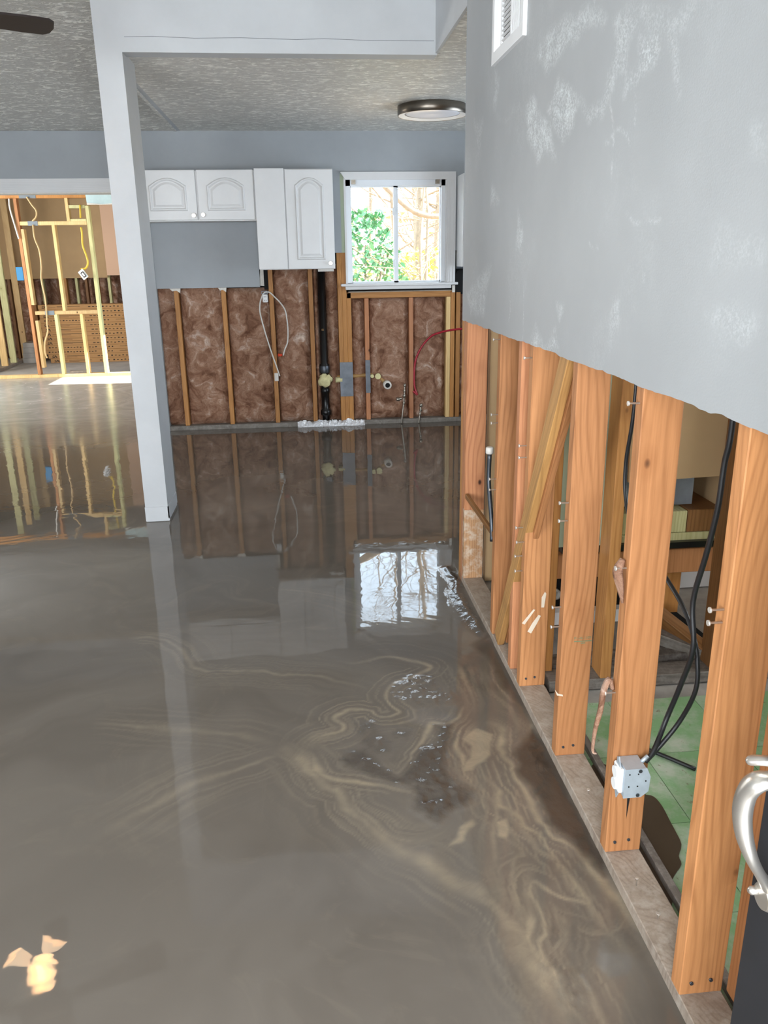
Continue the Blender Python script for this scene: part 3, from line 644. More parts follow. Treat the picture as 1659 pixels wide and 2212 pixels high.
# black cables feeding the metal outlet box
c1 = tube('black_cable', [(.835, 1.475, 1.35), (.84, 1.483, 1.11), (.84, 1.494, 1.04), (.84, 1.50, .94), (.84, 1.525, .828), (.84, 1.557, .706), (.84, 1.534, .604), (.84, 1.571, .489), (.83, 1.60, .385), (.79, 1.566, .325), (.764, 1.553, .300)], .0062, m_cable)
tag(c1, 'thick black cable dropping straight from the drywall edge to the metal box', 'cable', 'black cables into the metal outlet box')
c2 = tube('black_cable', [(.87, 2.03, 1.35), (.86, 2.006, 1.06), (.86, 2.031, .906), (.86, 2.011, .807), (.86, 1.942, .75), (.86, 1.732, .689), (.86, 1.638, .657), (.86, 1.578, .615), (.86, 1.548, .572), (.86, 1.538, .495), (.85, 1.575, .39), (.80, 1.572, .320), (.768, 1.556, .302)], .0055, m_cable)
tag(c2, 'black cable looping behind the second stud before joining the metal box', 'cable', 'black cables into the metal outlet box')
c3 = tube('cable_offcut', [(.96, 2.05, .006), (1.02, 1.98, .008), (1.09, 1.90, .007)], .006, m_cable)
tag(c3, 'short black cable offcut lying on the green floor', 'cable'); tube('bare_end', [(.945, 2.07, .006), (.96, 2.05, .006)], .003, m_screw, c3, 6, 0)
# galvanized outlet box on the second stud
eb = empty('outlet_box', (.72, 1.55, .225), 'galvanized metal outlet box with white receptacle screwed to a stud', 'outlet box')
oc = [(.702, .232), (.742, .232), (.760, .247), (.762, .285), (.752, .308), (.702, .308)]
prism('box_body', oc, 'XZ', 1.520, 1.572, m_galv, eb)
prism('box_cover', [(a+(.001 if a > .73 else -.001), b+(.001 if b > .27 else -.001)) for a, b in oc], 'XZ', 1.517, 1.520, m_galv, eb)
for x, z in ((.712, .295), (.733, .295), (.712, .262), (.733, .262), (.752, .275)): lathe('hole', [(.002, -.0006), (.002, .0)], (x, 1.517, z), m_dark, eb, 'Y', 8)
for x, z in ((.737, .303), (.735, .238)): lathe('screw', [(.0045, -.002), (.0045, 0)], (x, 1.517, z), m_steel, eb, 'Y', 10)
for z in (.287, .255): lathe('receptacle_face', [(.014, -.004), (.015, 0), (.012, .012)], (.690, 1.545, z), m_white, eb, 'X', 16)
box('receptacle_body', .692, .703, 1.526, 1.566, .238, .304, m_white, eb, .003)
for z, s in ((.318, 1), (.222, -1)): prism('mounting_ear', [(1.533, z-s*.014), (1.557, z-s*.014), (1.545, z+s*.008)], 'YZ', .6945, .697, m_galv, eb)
tube('cable_clamp', [(.752, 1.548, .305), (.768, 1.552, .318)], .005, m_galv, eb, 8, 0)
# braided supply hose standing by the end stud
hs = empty('supply_hose', (.715, 2.97, .40), 'braided steel supply hose with white nut standing beside the end stud', 'hose')
tube('hose', [(.72, 2.95, .36), (.72, 2.965, .44), (.72, 3.03, .58), (.72, 3.03, .70)], .009, m_steel, hs)
lathe('nut', [(.013, 0), (.016, .004), (.016, .024), (.011, .028)], (.72, 3.03, .70), m_pvc, hs, 'Z', 12)

# ------------------------------------------------------------------ back wall: kitchen part
wk = struct(boxes('wall_back', [(-5.1, -1.30, 7.167, 7.28, 2.09, CEI), (-1.30, -.335, 7.167, YB, 1.223, CEI), (-.335, .30, 7.167, YB, 1.38, CEI), (.30, .372, 7.167, YB, 1.493, CEI),
                                (.372, 1.344, 7.167, YB, 2.115, CEI), (1.344, 2.6, 7.167, YB, 1.50, CEI), (-1.32, -1.20, 7.16, 7.29, 0, 2.09)], m_wall), 'grey kitchen back wall cut open below to studs and insulation')
boxes('green_drywall_edge', [(.372, .405, 7.170, YB, 1.493, 2.118)], m_gboard, wk)
box('sheathing', -1.30, .42, 7.272, 7.292, 0, CEI, m_dark, wk); box('sheathing', 1.31, 2.6, 7.272, 7.292, 0, CEI, m_dark, wk)
box('sheathing', .42, 1.31, 7.272, 7.292, 0, 1.2, m_dark, wk); box('sheathing', .42, 1.31, 7.272, 7.292, 2.10, CEI, m_dark, wk)
board('sole_plate', (-1.29, 7.22, .02), (2.5, 7.22, .02), .09, .042, m_greywood, wk, (0, 1, 0))
def bstud(x, z1, mat=m_back, z0=.042, w=.038): return stud(x, x+w, YB, YB+.089, z0, z1, mat, wk)
for x, z in ((-1.064, 1.30), (-.669, 1.30), (-.264, 1.5), (.075, 1.5), (.326, 1.62), (.3645, 1.62), (.403, 1.16), (.556, 1.112), (.949, 1.112), (1.281, 1.112), (1.3205, 1.164), (1.37, 1.172), (1.80, 1.6), (2.2, 1.6)):
    bstud(x, z, m_pine if abs(x-1.281) < .01 else (m_red if .5 < x < 1. else m_back))
board('rough_sill', (.405, 7.2245, 1.138), (1.32, 7.2245, 1.138), .089, .048, m_back, wk, (0, 1, 0))
board('rough_sill_shim', (.42, 7.21, 1.166), (1.33, 7.21, 1.166), .06, .008, m_plate, wk, (0, 1, 0))
# insulation batts, one per bay
def batt(x0, x1, z0, z1, y=7.205):
    nx, nz = max(4, int((x1-x0)/.02)), max(6, int((z1-z0)/.03)); v, f = [], []
    for j in range(nz+1):
        for i in range(nx+1):
            u, w = i/nx, j/nz; x, z = x0+(x1-x0)*u, z0+(z1-z0)*w
            e = min(1, min(u, 1-u)*nx/2.5, min(w, 1-w)*nz/1.5)
            n = float(fbm(np.array([x*11+9]), np.array([z*9+3]), 3)[0])
            v.append((x-(x0+x1)/2, .045-.045*e**.5-.035*(n-.5)*e, z-(z0+z1)/2))
    for j in range(nz):
        for i in range(nx): a = j*(nx+1)+i; f.append((a, a+1, a+nx+2, a+nx+1))
    n = len(v); a, b, c = x1-x0, 0, z1-z0
    v += [(-a/2, .066, -c/2), (a/2, .066, -c/2), (a/2, .066, c/2), (-a/2, .066, c/2)]; f.append((n+3, n+2, n+1, n))
    return mesh('insulation_batt', v, f, m_batt, wk, True, loc=((x0+x1)/2, y, (z0+z1)/2))
for x0, x1, z1 in ((-1.30, -1.066, 1.27), (-1.024, -.671, 1.27), (-.629, -.268, 1.215), (-.224, .073, 1.40), (.115, .158, 1.40), (.225, .324, 1.40), (.443, .554, 1.11), (.596, .947, 1.11), (.989, 1.279, 1.11), (1.41, 1.55, 1.13)):
    batt(x0, x1, .042, z1)
box('broken_drywall', -.335, -.275, 7.20, 7.21, 1.23, 1.37, m_gyp, wk).rotation_euler = (0, .1, 0)
box('gap_shade_slab', -.30, -.262, 7.19, 7.20, 1.20, 1.37, m_dark, wk)  # dark slab painting in the shade of the open gap
for x, w in ((-1.06, .07), (-.665, .05)): prism('drywall_scrap', [(x-w/2, 1.222), (x+w/2+.02, 1.222), (x+w/2+.015, 1.185), (x+w*.3, 1.205), (x-w*.2, 1.200)], 'XZ', 7.168, 7.178, m_gyp, wk)
boxes('torn_paper', [(1.33, 1.355, 7.165, 7.18, 1.15, 1.21)], m_gyp, wk)
box('wall_tile', 1.364, 1.404, 7.155, 7.167, 1.418, 1.482, m_tilebk, wk); box('wall_tile', 1.364, 1.404, 7.155, 7.167, 1.348, 1.414, m_tilebk, wk)
box('wall_tile', 1.407, 1.46, 7.155, 7.167, 1.418, 1.482, m_tilebk, wk); box('wall_tile', 1.407, 1.46, 7.155, 7.167, 1.348, 1.414, m_tilebk, wk)
prism('black_patch', [(1.362, 1.30), (1.372, 1.325), (1.39, 1.335), (1.41, 1.33), (1.50, 1.33), (1.50, 1.15), (1.36, 1.15)], 'XZ', 7.172, 7.180, m_dark, wk)  # flat near-black patch right of the window
# fluted casing over the wide opening on the left
cs = struct(boxes('trim_1', [(-5.0, -1.30, 7.145, 7.167, 1.985, 2.088)], m_trim), 'white fluted head casing over the wide opening')
boxes('flute', [(-5.0, -1.30, 7.139, 7.146, z, z+.008) for z in (2.076, 2.060, 2.046, 2.034, 2.022, 2.008, 1.990)], m_trim, cs)
box('soffit', -5.0, -1.30, 7.15, 7.28, 1.975, 1.990, m_gyp, cs)
# nail plates
tag(box('nail_plate', .326, .441, 7.172, 7.180, .262, .566, m_steel, None), 'wide grey steel nail plate across three studs beside the black pipe', 'nail plate', 'steel plates on kitchen studs')
tag(box('nail_plate', .554, .597, 7.172, 7.180, .287, .580, m_steel, None), 'narrow steel nail plate on the single stud below the window', 'nail plate', 'steel plates on kitchen studs')
# waste stack
ws = empty('waste_stack', (.19, 7.205, 0), 'black vertical waste pipe with cream foam at its joint', 'pipe')
lathe('pipe', [(.030, .05), (.030, .09), (.048, .10), (.048, .135), (.044, .14), (.028, .16), (.028, .29), (.040, .30), (.040, .335), (.030, .34), (.030, .47), (.042, .475), (.045, .545), (.030, .56), (.029, 1.46)], (.19, 7.205, 0), m_black, ws)
lathe('coupling', [(.044, .475), (.047, .48), (.047, .535), (.044, .54)], (.19, 7.205, 0), m_steel, ws)
bm = bmesh.new(); bmesh.ops.create_icosphere(bm, subdivisions=3, radius=.062)
for vv in bm.verts:
    k = 1+.55*(float(fbm(np.array([vv.co.x*38+5]), np.array([vv.co.z*38+vv.co.y*20+9]), 3)[0])-.5)*2; vv.co = Vector((vv.co.x*k, vv.co.y*k*.55, vv.co.z*k*.95))
bm_obj('foam', bm, m_cream, ws, (.192, 7.185, .41), True)
text('pipe_marking', 'ES', .022, face_cam(.176, 7.174, .845), m_pvcb, ws)
# drain stub and cleanout
ds = empty('drain_stub', (.74, 7.15, .36), 'white plastic drain stub with open end poking from the insulation', 'pipe')
lathe('stub', [(.022, -.06), (.036, -.06), (.036, .06), (.022, .06)], (.744, 7.16, .361), m_pvc, ds, 'Y', 20, caps=False)
lathe('bore', [(.022, -.055), (.022, .06)], (.744, 7.16, .361), m_dark, ds, 'Y', 20)
tube('branch_pipe', [(.30, 7.225, .43), (.45, 7.225, .435), (.66, 7.225, .44), (.70, 7.215, .40), (.744, 7.20, .361)], .018, m_pvcb, ds)
lathe('cleanout_cap', [(.026, -.02), (.026, .02)], (.664, 7.17, .436), m_cream, ds, 'Y', 16)
lathe('cleanout_cap', [(.016, -.02), (.016, .02)], (.612, 7.17, .438), m_cream, ds, 'Y', 12)
lathe('hub', [(.024, -.03), (.024, .03)], (.315, 7.19, .41), m_cream, ds, 'X', 12)
# water supply risers
def riser(pts, bits, lab):
    e = empty('supply_riser', pts[-1], lab, 'pipe', 'water supply risers under the window'); tube('riser_pipe', pts, .008, m_brass, e)
    for x, z, r, ax in bits: lathe('fitting', [(r*.7, -r), (r, -r*.7), (r, r*.7), (r*.7, r)], (x, 7.145, z), m_brass, e, ax, 12)
riser([(.905, 7.15, .365), (.900, 7.145, .28), (.893, 7.142, .20), (.880, 7.140, .09), (.872, 7.14, .0)], [(.903, .35, .013, 'Z'), (.900, .30, .012, 'Z'), (.897, .255, .014, 'Z'), (.868, .232, .011, 'X'), (.842, .226, .017, 'X'), (.893, .19, .012, 'Z')], 'taller metal supply riser with side valve below the window')
riser([(1.05, 7.15, .17), (1.045, 7.145, .12), (1.035, 7.142, .05), (1.03, 7.14, .0)], [(1.05, .165, .015, 'Z'), (1.047, .12, .012, 'Z'), (1.04, .085, .012, 'Z')], 'shorter metal supply riser standing right of the taller one')
# red PEX
rp = empty('red_tube', (.99, 7.19, .31), 'red plastic water tube curving up through the studs under the window', 'tube')
tube('red_tube_run', [(1.02, 7.17, .255), (.998, 7.18, .33), (.994, 7.185, .45), (1.010, 7.185, .575), (1.065, 7.18, .69), (1.148, 7.178, .776), (1.22, 7.178, .803), (1.295, 7.178, .82), (1.44, 7.176, .835), (1.8, 7.176, .85)], .009, m_redp, rp)
tube('red_tube_end', [(.985, 7.178, .29), (1.0, 7.172, .275), (1.022, 7.165, .258)], .010, m_redp, rp)
# foil tape strip at the floor
v, f = [], []
for i in range(61):
    x = -.07+.606*i/60; t = .050+.012*math.sin(i*.37)*math.sin(i*.11)+.016*(random.random()-.5)
    for j, (yy, zz) in enumerate(((7.135, .001), (7.150+.006*random.random(), .022+.006*random.random()), (7.172, t))): v.append((x, yy+.004*random.random(), zz))
    if i:
        for j in range(2): a = (i-1)*3+j; f.append((a, a+3, a+4, a+1))
tag(mesh('foil_strip', v, f, m_foil, None, False), 'crumpled shiny foil tape strip along the foot of the kitchen wall', 'foil tape')
so = bpy.data.objects['foil_strip'].modifiers.new('t', 'SOLIDIFY'); so.thickness = .002
# loose outlet and white cable on the kitchen wall
ko = empty('kitchen_outlet', (-.293, 7.16, 1.10), 'white receptacle hanging from small metal box under the tall cabinet', 'outlet')
ring('metal_box', [(-.325, 1.165), (-.272, 1.165), (-.272, 1.19), (-.325, 1.19)], [(-.321, 1.169), (-.276, 1.169), (-.276, 1.186), (-.321, 1.186)], 'XZ', 7.14, 7.18, m_steel, ko)
box('receptacle', -.319, -.274, 7.135, 7.16, 1.095, 1.162, m_white, ko, .006)
for z in (1.143, 1.113):
    for x in (-.304, -.290): box('slot', x-.002, x+.002, 7.133, 7.136, z-.005, z+.005, m_ink, ko)
kc = empty('white_cable', (-.25, 7.13, .45), 'white cable hanging in a teardrop loop around a kitchen stud', 'cable')
kp = lambda l, y=7.145: [(wly(550+a*.1084, 600+b*.1084, y)[0], y, wly(550+a*.1084, 600+b*.1084, y)[1]) for a, b in l]
tube('cable_run', kp([(500, 1960), (440, 1780), (330, 1470), (210, 1090), (120, 760), (100, 600), (120, 450), (180, 310), (250, 285), (310, 300), (400, 385), (520, 510), (610, 660), (650, 880), (662, 1050), (655, 1280), (600, 1430), (570, 1550)]), .006, m_wht, kc)
lathe('wire_nut', [(.004, -.02), (.014, -.015), (.010, .02)], kp([(505, 1540)], 7.15)[0], m_red2, kc, 'X', 10)
bx = kp([(390, 1900), (480, 2060)], 7.17); box('cable_tape', bx[0][0], bx[1][0], 7.168, 7.20, bx[1][2], bx[0][2], m_wht, kc, .004)

# ------------------------------------------------------------------ cabinets
def arch(x0, x1, z0, z1, rise, n=10):
    p = [(x0, z0), (x1, z0), (x1, z1-rise)]; c = (x0+x1)/2; h = (x1-x0)/2; s = h*.10
    for k in range(n+1):
        u = 1-2*k/n; p.append((c+(h-s)*u, z1-rise*.86+rise*.86*(1-u*u)))
    p.append((x0, z1-rise)); return p
def moulding(name, loops, y, mat, parent, fill=False):
    n = len(loops[0][0]); v, f = [], []
    for ol, dep in loops: v += [(a, y-.0005+dep, b) for a, b in ol]
    for k in range(len(loops)-1):
        for i in range(n): j = (i+1) % n; f.append((k*n+i, k*n+j, (k+1)*n+j, (k+1)*n+i))
    if fill: f.append(tuple(range((len(loops)-1)*n, len(loops)*n)))
    bm = bmesh.new(); vs = [bm.verts.new(q) for q in v]
    for q in f: bm.faces.new([vs[k] for k in q])
    return bm_obj(name, bm, mat, parent)
def cab_door(par, x0, x1, z0, z1, y, knob, rise):
    d = box('cabinet_door', x0, x1, y, y+.02, z0, z1, m_white, par, .004)
    mrg = .075 if z1-z0 > .5 else .072
    A = lambda o, e: arch(x0+mrg+o, x1-mrg-o, z0+mrg*.95+o, z1-mrg*.8-o, rise-e)
    moulding('panel_moulding', [(A(0, 0), 0), (A(.007, .001), -.009), (A(.013, .0015), -.009), (A(.022, .0025), .0)], y, m_white, d)
    moulding('raised_panel', [(A(.030, .0035), 0), (A(.046, .006), -.007)], y, m_white, d, True)
    lathe('knob', [(.016, -.026), (.018, -.022), (.014, -.016), (.007, -.012), (.009, 0)], (knob[0], y, knob[1]), m_nickel, d, 'Y', 16)
ca = empty('wall_cabinet', (-.77, 7.0, 1.75), 'short white wall cabinet with two arched panel doors', 'cabinet', 'white kitchen wall cabinets')
box('cabinet_body', -1.225, -.318, 6.89, 7.166, 1.745, 2.118, m_white, ca)
cab_door(ca, -1.212, -.778, 1.752, 2.122, 6.868, (-.806, 1.786), .058); cab_door(ca, -.766, -.326, 1.752, 2.122, 6.868, (-.732, 1.79), .058)
cb = empty('wall_cabinet', (0, 7.0, 1.37), 'tall white wall cabinet with blank stile and one arched door', 'cabinet', 'white kitchen wall cabinets')
box('cabinet_body', -.315, .300, 6.885, 7.166, 1.366, 2.126, m_white, cb)
box('blank_panel', -.318, -.086, 6.860, 6.886, 1.370, 2.130, m_white, cb, .002)
cab_door(cb, -.080, .300, 1.368, 2.122, 6.864, (.262, 1.410), .055)
box('torn_bottom_paper', .16, .29, 6.95, 7.1, 1.345, 1.366, m_gyp, cb)
cc = empty('wall_cabinet', (1.6, 7.0, 1.37), 'white cabinet edge right of the window, mostly hidden by the wall', 'cabinet', 'white kitchen wall cabinets')
box('cabinet_body', 1.362, 2.0, 6.885, 7.154, 1.366, 2.09, m_white, cc); box('cabinet_door', 1.366, 1.70, 6.864, 6.885, 1.368, 2.088, m_white, cc, .004)

# ------------------------------------------------------------------ kitchen window
wn = struct(boxes('window_1', [(.40, .458, 7.19, 7.27, 1.215, 2.075), (1.232, 1.30, 7.19, 7.27, 1.215, 2.075), (.40, 1.30, 7.19, 7.27, 2.022, 2.10), (.40, 1.30, 7.19, 7.27, 1.205, 1.240)], m_vinyl), 'white sliding kitchen window with two panes')
prism('window_casing', [(.375, 2.128), (1.352, 2.128), (1.300, 2.068), (.418, 2.068)], 'XZ', 7.148, 7.170, m_trim, wn)
prism('window_casing', [(1.276, 1.235), (1.350, 1.235), (1.350, 2.126), (1.300, 2.068), (1.276, 2.068)], 'XZ', 7.148, 7.170, m_trim, wn)
for x in (1.287, 1.305, 1.33): box('casing_bead', x, x+.006, 7.143, 7.149, 1.235, 2.07, m_trim, wn)
box('jamb', .402, .418, 7.165, 7.27, 1.235, 2.07, m_trim, wn); box('jamb', 1.264, 1.277, 7.165, 7.27, 1.235, 2.07, m_trim, wn); box('head_jamb', .402, 1.277, 7.165, 7.27, 2.07, 2.085, m_trim, wn)
box('window_stool', .355, 1.372, 7.115, 7.27, 1.216, 1.236, m_trim, wn, .003)
box('window_apron', .395, 1.32, 7.150, 7.168, 1.186, 1.216, m_trim, wn, .003)
def sash(x0, x1, y, bx0, bx1):
    s = boxes('sash', [(x0-bx0, x0, y, y+.03, 1.232, 2.035), (x1, x1+bx1, y, y+.03, 1.232, 2.035), (x0-bx0, x1+bx1, y, y+.03, 1.232, 1.253), (x0-bx0, x1+bx1, y, y+.03, 2.012, 2.035)], m_vinyl, wn)
    box('pane', x0-.002, x1+.002, y+.012, y+.016, 1.25, 2.014, m_glass, s); return s
s1 = sash(.464, .824, 7.205, .02, .022); sash(.866, 1.226, 7.235, .024, .02)
for z in (1.82, 1.40): box('sash_lock', .815, .838, 7.192, 7.206, z-.03, z+.03, m_vinyl, s1, .004)
for x in (.468, 1.178): boxes('blind_bracket', [(x, x+.034, 7.16, 7.19, 2.034, 2.068), (x+.008, x+.026, 7.155, 7.16, 2.040, 2.060)], m_brass, wn)

# ------------------------------------------------------------------ ceiling light, vent, fan
cl = empty('ceiling_light', (.965, 6.03, CEI), 'round flush ceiling light with brushed metal rim and white lens', 'ceiling light')
lathe('rim', [(.232, 0), (.240, -.004), (.240, -.062), (.236, -.064), (.232, -.062), (.228, -.02)], (.965, 6.03, CEI), m_brushed, cl, n=64, caps=False)
lathe('reflector', [(.236, -.063), (.190, -.052)], (.965, 6.03, CEI), m_white, cl, n=64, caps=False)
lathe('lens', [(.0, -.050), (.10, -.056), (.17, -.054), (.192, -.050), (.192, -.03)], (.965, 6.03, CEI), m_lens, cl, n=64, caps=False)
vt = empty('wall_vent', (.68, 2.74, 2.05), 'white metal wall register with slatted louvers high on the grey wall', 'vent')
VY0, VY1, VZ0, VZ1 = 2.545, 2.935, 2.048, 2.30
ring('vent_frame', [(VY0, VZ0), (VY1, VZ0), (VY1, VZ1), (VY0, VZ1)], [(VY0+.035, VZ0+.035), (VY1-.03, VZ0+.035), (VY1-.03, VZ1-.035), (VY0+.035, VZ1-.035)], 'YZ', .668, .681, m_white, vt)
box('vent_back', .676, .681, VY0+.03, VY1-.03, VZ0+.03, VZ1-.03, m_dark, vt)
for k in range(9): board('louver', (.671, VY0+.044+k*.0105, VZ0+.034), (.671, VY0+.044+k*.0105, VZ1-.034), .008, .0022, m_white, vt, (1, .6, 0), 0)
for k in range(10): board('louver', (.671, VY1-.035-k*.0095, VZ0+.034), (.671, VY1-.035-k*.0095, VZ1-.034), .009, .0022, m_white, vt, (1, -.8, 0), 0)
for k in range(14): board('louver', (.671, VY0+.145, VZ0+.043+k*.0135), (.671, VY1-.132, VZ0+.043+k*.0135), .008, .0012, m_white, vt, (1, 0, -.5), 0)
for y in (VY0+.141, VY1-.128): box('vent_bar', .668, .680, y-.006, y+.006, VZ0+.03, VZ1-.03, m_white, vt)
# ceiling fan, one blade in view; its lamps are mirrored in the wet floor
FX, FY, FZ = -1.513, 3.432, 2.36
fn = empty('ceiling_fan', (FX, FY, FZ), 'dark brown ceiling fan blade at the top left, lamps mirrored in the floor', 'ceiling fan')
lathe('canopy', [(.07, 0), (.06, -.05), (.02, -.07)], (FX, FY, vault(FY)+.01), m_fan, fn); tube('downrod', [(FX, FY, FZ+.08), (FX, FY, vault(FY)-.04)], .014, m_fan, fn, 10, 0)
lathe('motor', [(.03, .10), (.10, .08), (.13, .03), (.13, -.04), (.09, -.08), (.05, -.09)], (FX, FY, FZ), m_fan, fn)
a0 = math.radians(27)
for k in range(5):
    a = a0+.02+k*2*math.pi/5; d = Vector((math.cos(a), math.sin(a), 0)); q = Vector((-math.sin(a), math.cos(a), 0))
    ol = [(.16, -.045), (.55, -.066), (.63, -.064), (.652, -.045), (.66, 0), (.652, .045), (.63, .064), (.55, .066), (.16, .045)]; vs = []
    for h in (.004, -.004):
        for u, w in ol: p = d*u+q*w+Vector((0, 0, h-.18*w)); vs.append(p)
    n = len(ol); fs = [tuple(range(n)), tuple(range(2*n-1, n-1, -1))]+[(i, (i+1) % n, n+(i+1) % n, n+i) for i in range(n)]
    mesh('blade', vs, fs, m_fan, fn, loc=(FX, FY, FZ-.02)); boxes('blade_iron', [(FX+d.x*.14-.02, FX+d.x*.14+.02, FY+d.y*.14-.02, FY+d.y*.14+.02, FZ-.03, FZ-.015)], m_brushed, fn)
lathe('light_kit', [(.05, 0), (.06, -.05), (.03, -.10)], (FX, FY, FZ-.09), m_fan, fn)
for ang in (-62, 58, 176):
    ca, sa = math.cos(math.radians(ang)), math.sin(math.radians(ang)); d = Vector((ca, sa, -1)).normalized(); c0 = Vector((FX+.12*ca, FY+.12*sa, 2.0))-d*.10
    tube('lamp_arm', [(FX, FY, FZ-.16), tuple((Vector((FX, FY, FZ-.16))+c0)/2+Vector((0, 0, .01))), tuple(c0)], .008, m_fan, fn)
    sh = tube('lamp_shade', [tuple(c0), tuple(c0+d*.03), tuple(c0+d*.07), tuple(c0+d*.105)], [.018, .036, .052, .068], m_shade, fn, 20, 3, 1., False)
    lathe('bulb', [(.0, -.026), (.018, -.018), (.024, 0), (.018, .02), (.0, .026)], tuple(c0+d*.06), m_bulb, sh, 'Z', 14, caps=False)

# ------------------------------------------------------------------ black entry door with pull handle
XD = .58
ed = tag(box('door_1', XD, XD+.045, -.05, .836, .012, 2.04, m_door, None, .002), 'open black entry door at the right edge', kind='structure')
hp = lambda x, y, o: (XD-o, wlx(x, y, XD-o)[0], wlx(x, y, XD-o)[1])
hd = empty('door_handle', hp(1640, 1900, .0), 'curved satin nickel pull handle on the black entry door', 'door handle'); 
tube('grip', [hp(1668, 1686, .035), hp(1640, 1688, .052), hp(1616, 1708, .058), hp(1604, 1750, .060), hp(1607, 1800, .058), hp(1622, 1850, .048), hp(1640, 1885, .03), hp(1656, 1912, .008)], [.014, .015, .0165, .017, .0155, .012, .010, .012], m_nickel, hd, 16, 5, .7)
tube('thumb_lever', [hp(1690, 1650, .0), hp(1672, 1646, .03), hp(1650, 1643, .045), hp(1622, 1642, .055), hp(1616, 1643, .057)], [.011, .011, .010, .010, .005], m_nickel, hd, 12, 4, .6)
lathe('foot_plate', [(.017, -.012), (.020, -.006), (.020, 0)], hp(1662, 1935, 0), m_nickel, hd, 'X', 20)
lathe('foot_screw', [(.003, -.016), (.006, -.012), (.006, 0)], hp(1641, 1922, .008), m_nickel, hd, 'X', 12)
lathe('top_plate', [(.024, -.010), (.028, -.004), (.028, 0)], hp(1700, 1660, 0), m_nickel, hd, 'X', 24)

# ------------------------------------------------------------------ far stripped room on the left
ff = struct(boxes('floor_far_room', [(-5.3, -1.3, 11.02, 13.9, -.02, .0)], m_slab), 'pale dusty floor of the far room')
wf = struct(mesh('wall_far_framing', [(0, 0, 0)], [], None), 'open pine framing between living room and far room')
Y0, Y1 = 11.0, 11.089
def fs_(x0, x1, z0, z1, mat=m_pine, name='stud', y0=Y0, y1=Y1): return stud(x0, x1, y0, y1, z0, z1, mat, wf, name)
fs_(-5.2, -2.50, 2.212, 2.266, m_back, 'top_plate'); fs_(-5.2, -1.33, .0, .04, m_pine, 'sole_plate')
fs_(-3.478, -3.440, .04, 2.212, m_orange); fs_(-3.436, -3.398, .93, 1.85, m_pine); fs_(-3.418, -3.380, .13, .735, m_pine)
fs_(-3.438, -2.625, 1.895, 1.940, m_pine, 'header'); fs_(-2.862, -2.824, 1.940, 2.212, m_pine); fs_(-3.056, -3.018, .852, 1.895, m_pine)
fs_(-2.82, -2.625, 2.09, 2.128, m_pine2, 'blocking'); fs_(-2.82, -2.625, 1.94, 1.965, m_pine2, 'blocking')
fs_(-3.405, -2.62, .808, .852, m_pine, 'window_sill'); fs_(-3.172, -3.134, .04, .808, m_pine2); fs_(-2.852, -2.814, .04, .808, m_pine); fs_(-2.622, -2.58, .04, 2.12, m_pine2)
board('wood_scrap', (-3.08, 11.07, .06), (-2.86, 11.09, .055), .06, .035, m_greywood, wf, (0, 1, 0))
prism('drywall_scrap', [(-2.600, 2.272), (-2.22, 2.272), (-2.22, 2.130), (-2.45, 2.128), (-2.590, 2.135)], 'XZ', 10.985, 11.0, m_bluedw, wf)
prism('drywall_scrap', [(-2.59, 2.15), (-2.40, 2.135), (-2.22, 2.150), (-2.22, 2.130), (-2.59, 2.128)], 'XZ', 10.978, 10.985, m_gyp, wf)
fs_(-2.50, -1.33, 2.13, 2.27, m_back, 'top_plate', 11.0, 11.05)
for x, z, w in ((-3.40, 2.238, .20), (-3.34, 1.918, .12), (-3.28, .830, .115)): box('duct_tape', x, x+w, Y0-.004, Y0+.01, z-.028, z+.026, m_tape, wf)
# side wall framing running away from the camera at the far left
wg = struct(mesh('wall_far_side', [(0, 0, 0)], [], None), 'stud wall at the left of the far room')
board('sole_plate', (-4.25, 11.1, .02), (-4.29, 13.15, .02), .09, .04, m_plate, wg)
for y, m in ((11.72, m_pine2), (12.12, m_pine), (12.49, m_pine2), (13.05, m_pine)): board('stud', (-4.268, y, .04), (-4.268, y, 2.4), .089, .038, m, wg)
# far wall: kraft-faced drywall above, studs and insulation below
ww = struct(boxes('wall_far', [(-5.3, -1.3, 13.72, 13.75, 0, CEI)], m_dark), 'far wall of the stripped room')
box('kraft_sheet', -5.3, -2.93, 13.20, 13.215, 1.215, CEI, m_kraft, ww); box('kraft_sheet', -2.925, -1.33, 13.15, 13.165, 1.25, CEI, plain('kraft_lit', 'd9b498', .85), ww)  # second sheet is kraft lightened, the light on it painted into its colour
for k, x in enumerate((-5.0, -4.72, -4.45, -4.1, -3.95, -3.72, -3.6, -3.44, -3.3, -3.12, -2.95, -2.60, -2.35)):
    stud(x, x+.038, 13.22+.02*(k % 3), 13.31+.02*(k % 3), 0, 1.6, (m_back, m_pine2, m_old)[k % 3], ww)
for x0, x1 in ((-5.2, -4.5), (-4.4, -3.9), (-3.9, -3.45), (-3.45, -3.0), (-3.0, -2.6), (-2.56, -2.0)):
    o = batt(x0, x1, .0, 1.6, 13.45); o.parent = ww; o.matrix_parent_inverse = ww.matrix_basis.inverted()
# drywall sheets lying in a low stack behind
for k in range(4): tag(box('plank_bundle', -4.22+.01*k, -3.95, 12.75, 13.1, .0+.075*k, .072+.075*k, m_slab), ('lowest', 'second lowest', 'second highest', 'topmost')[k]+' pale plank bundle stacked left of the cardboard boxes', 'planks', 'pale plank bundles')
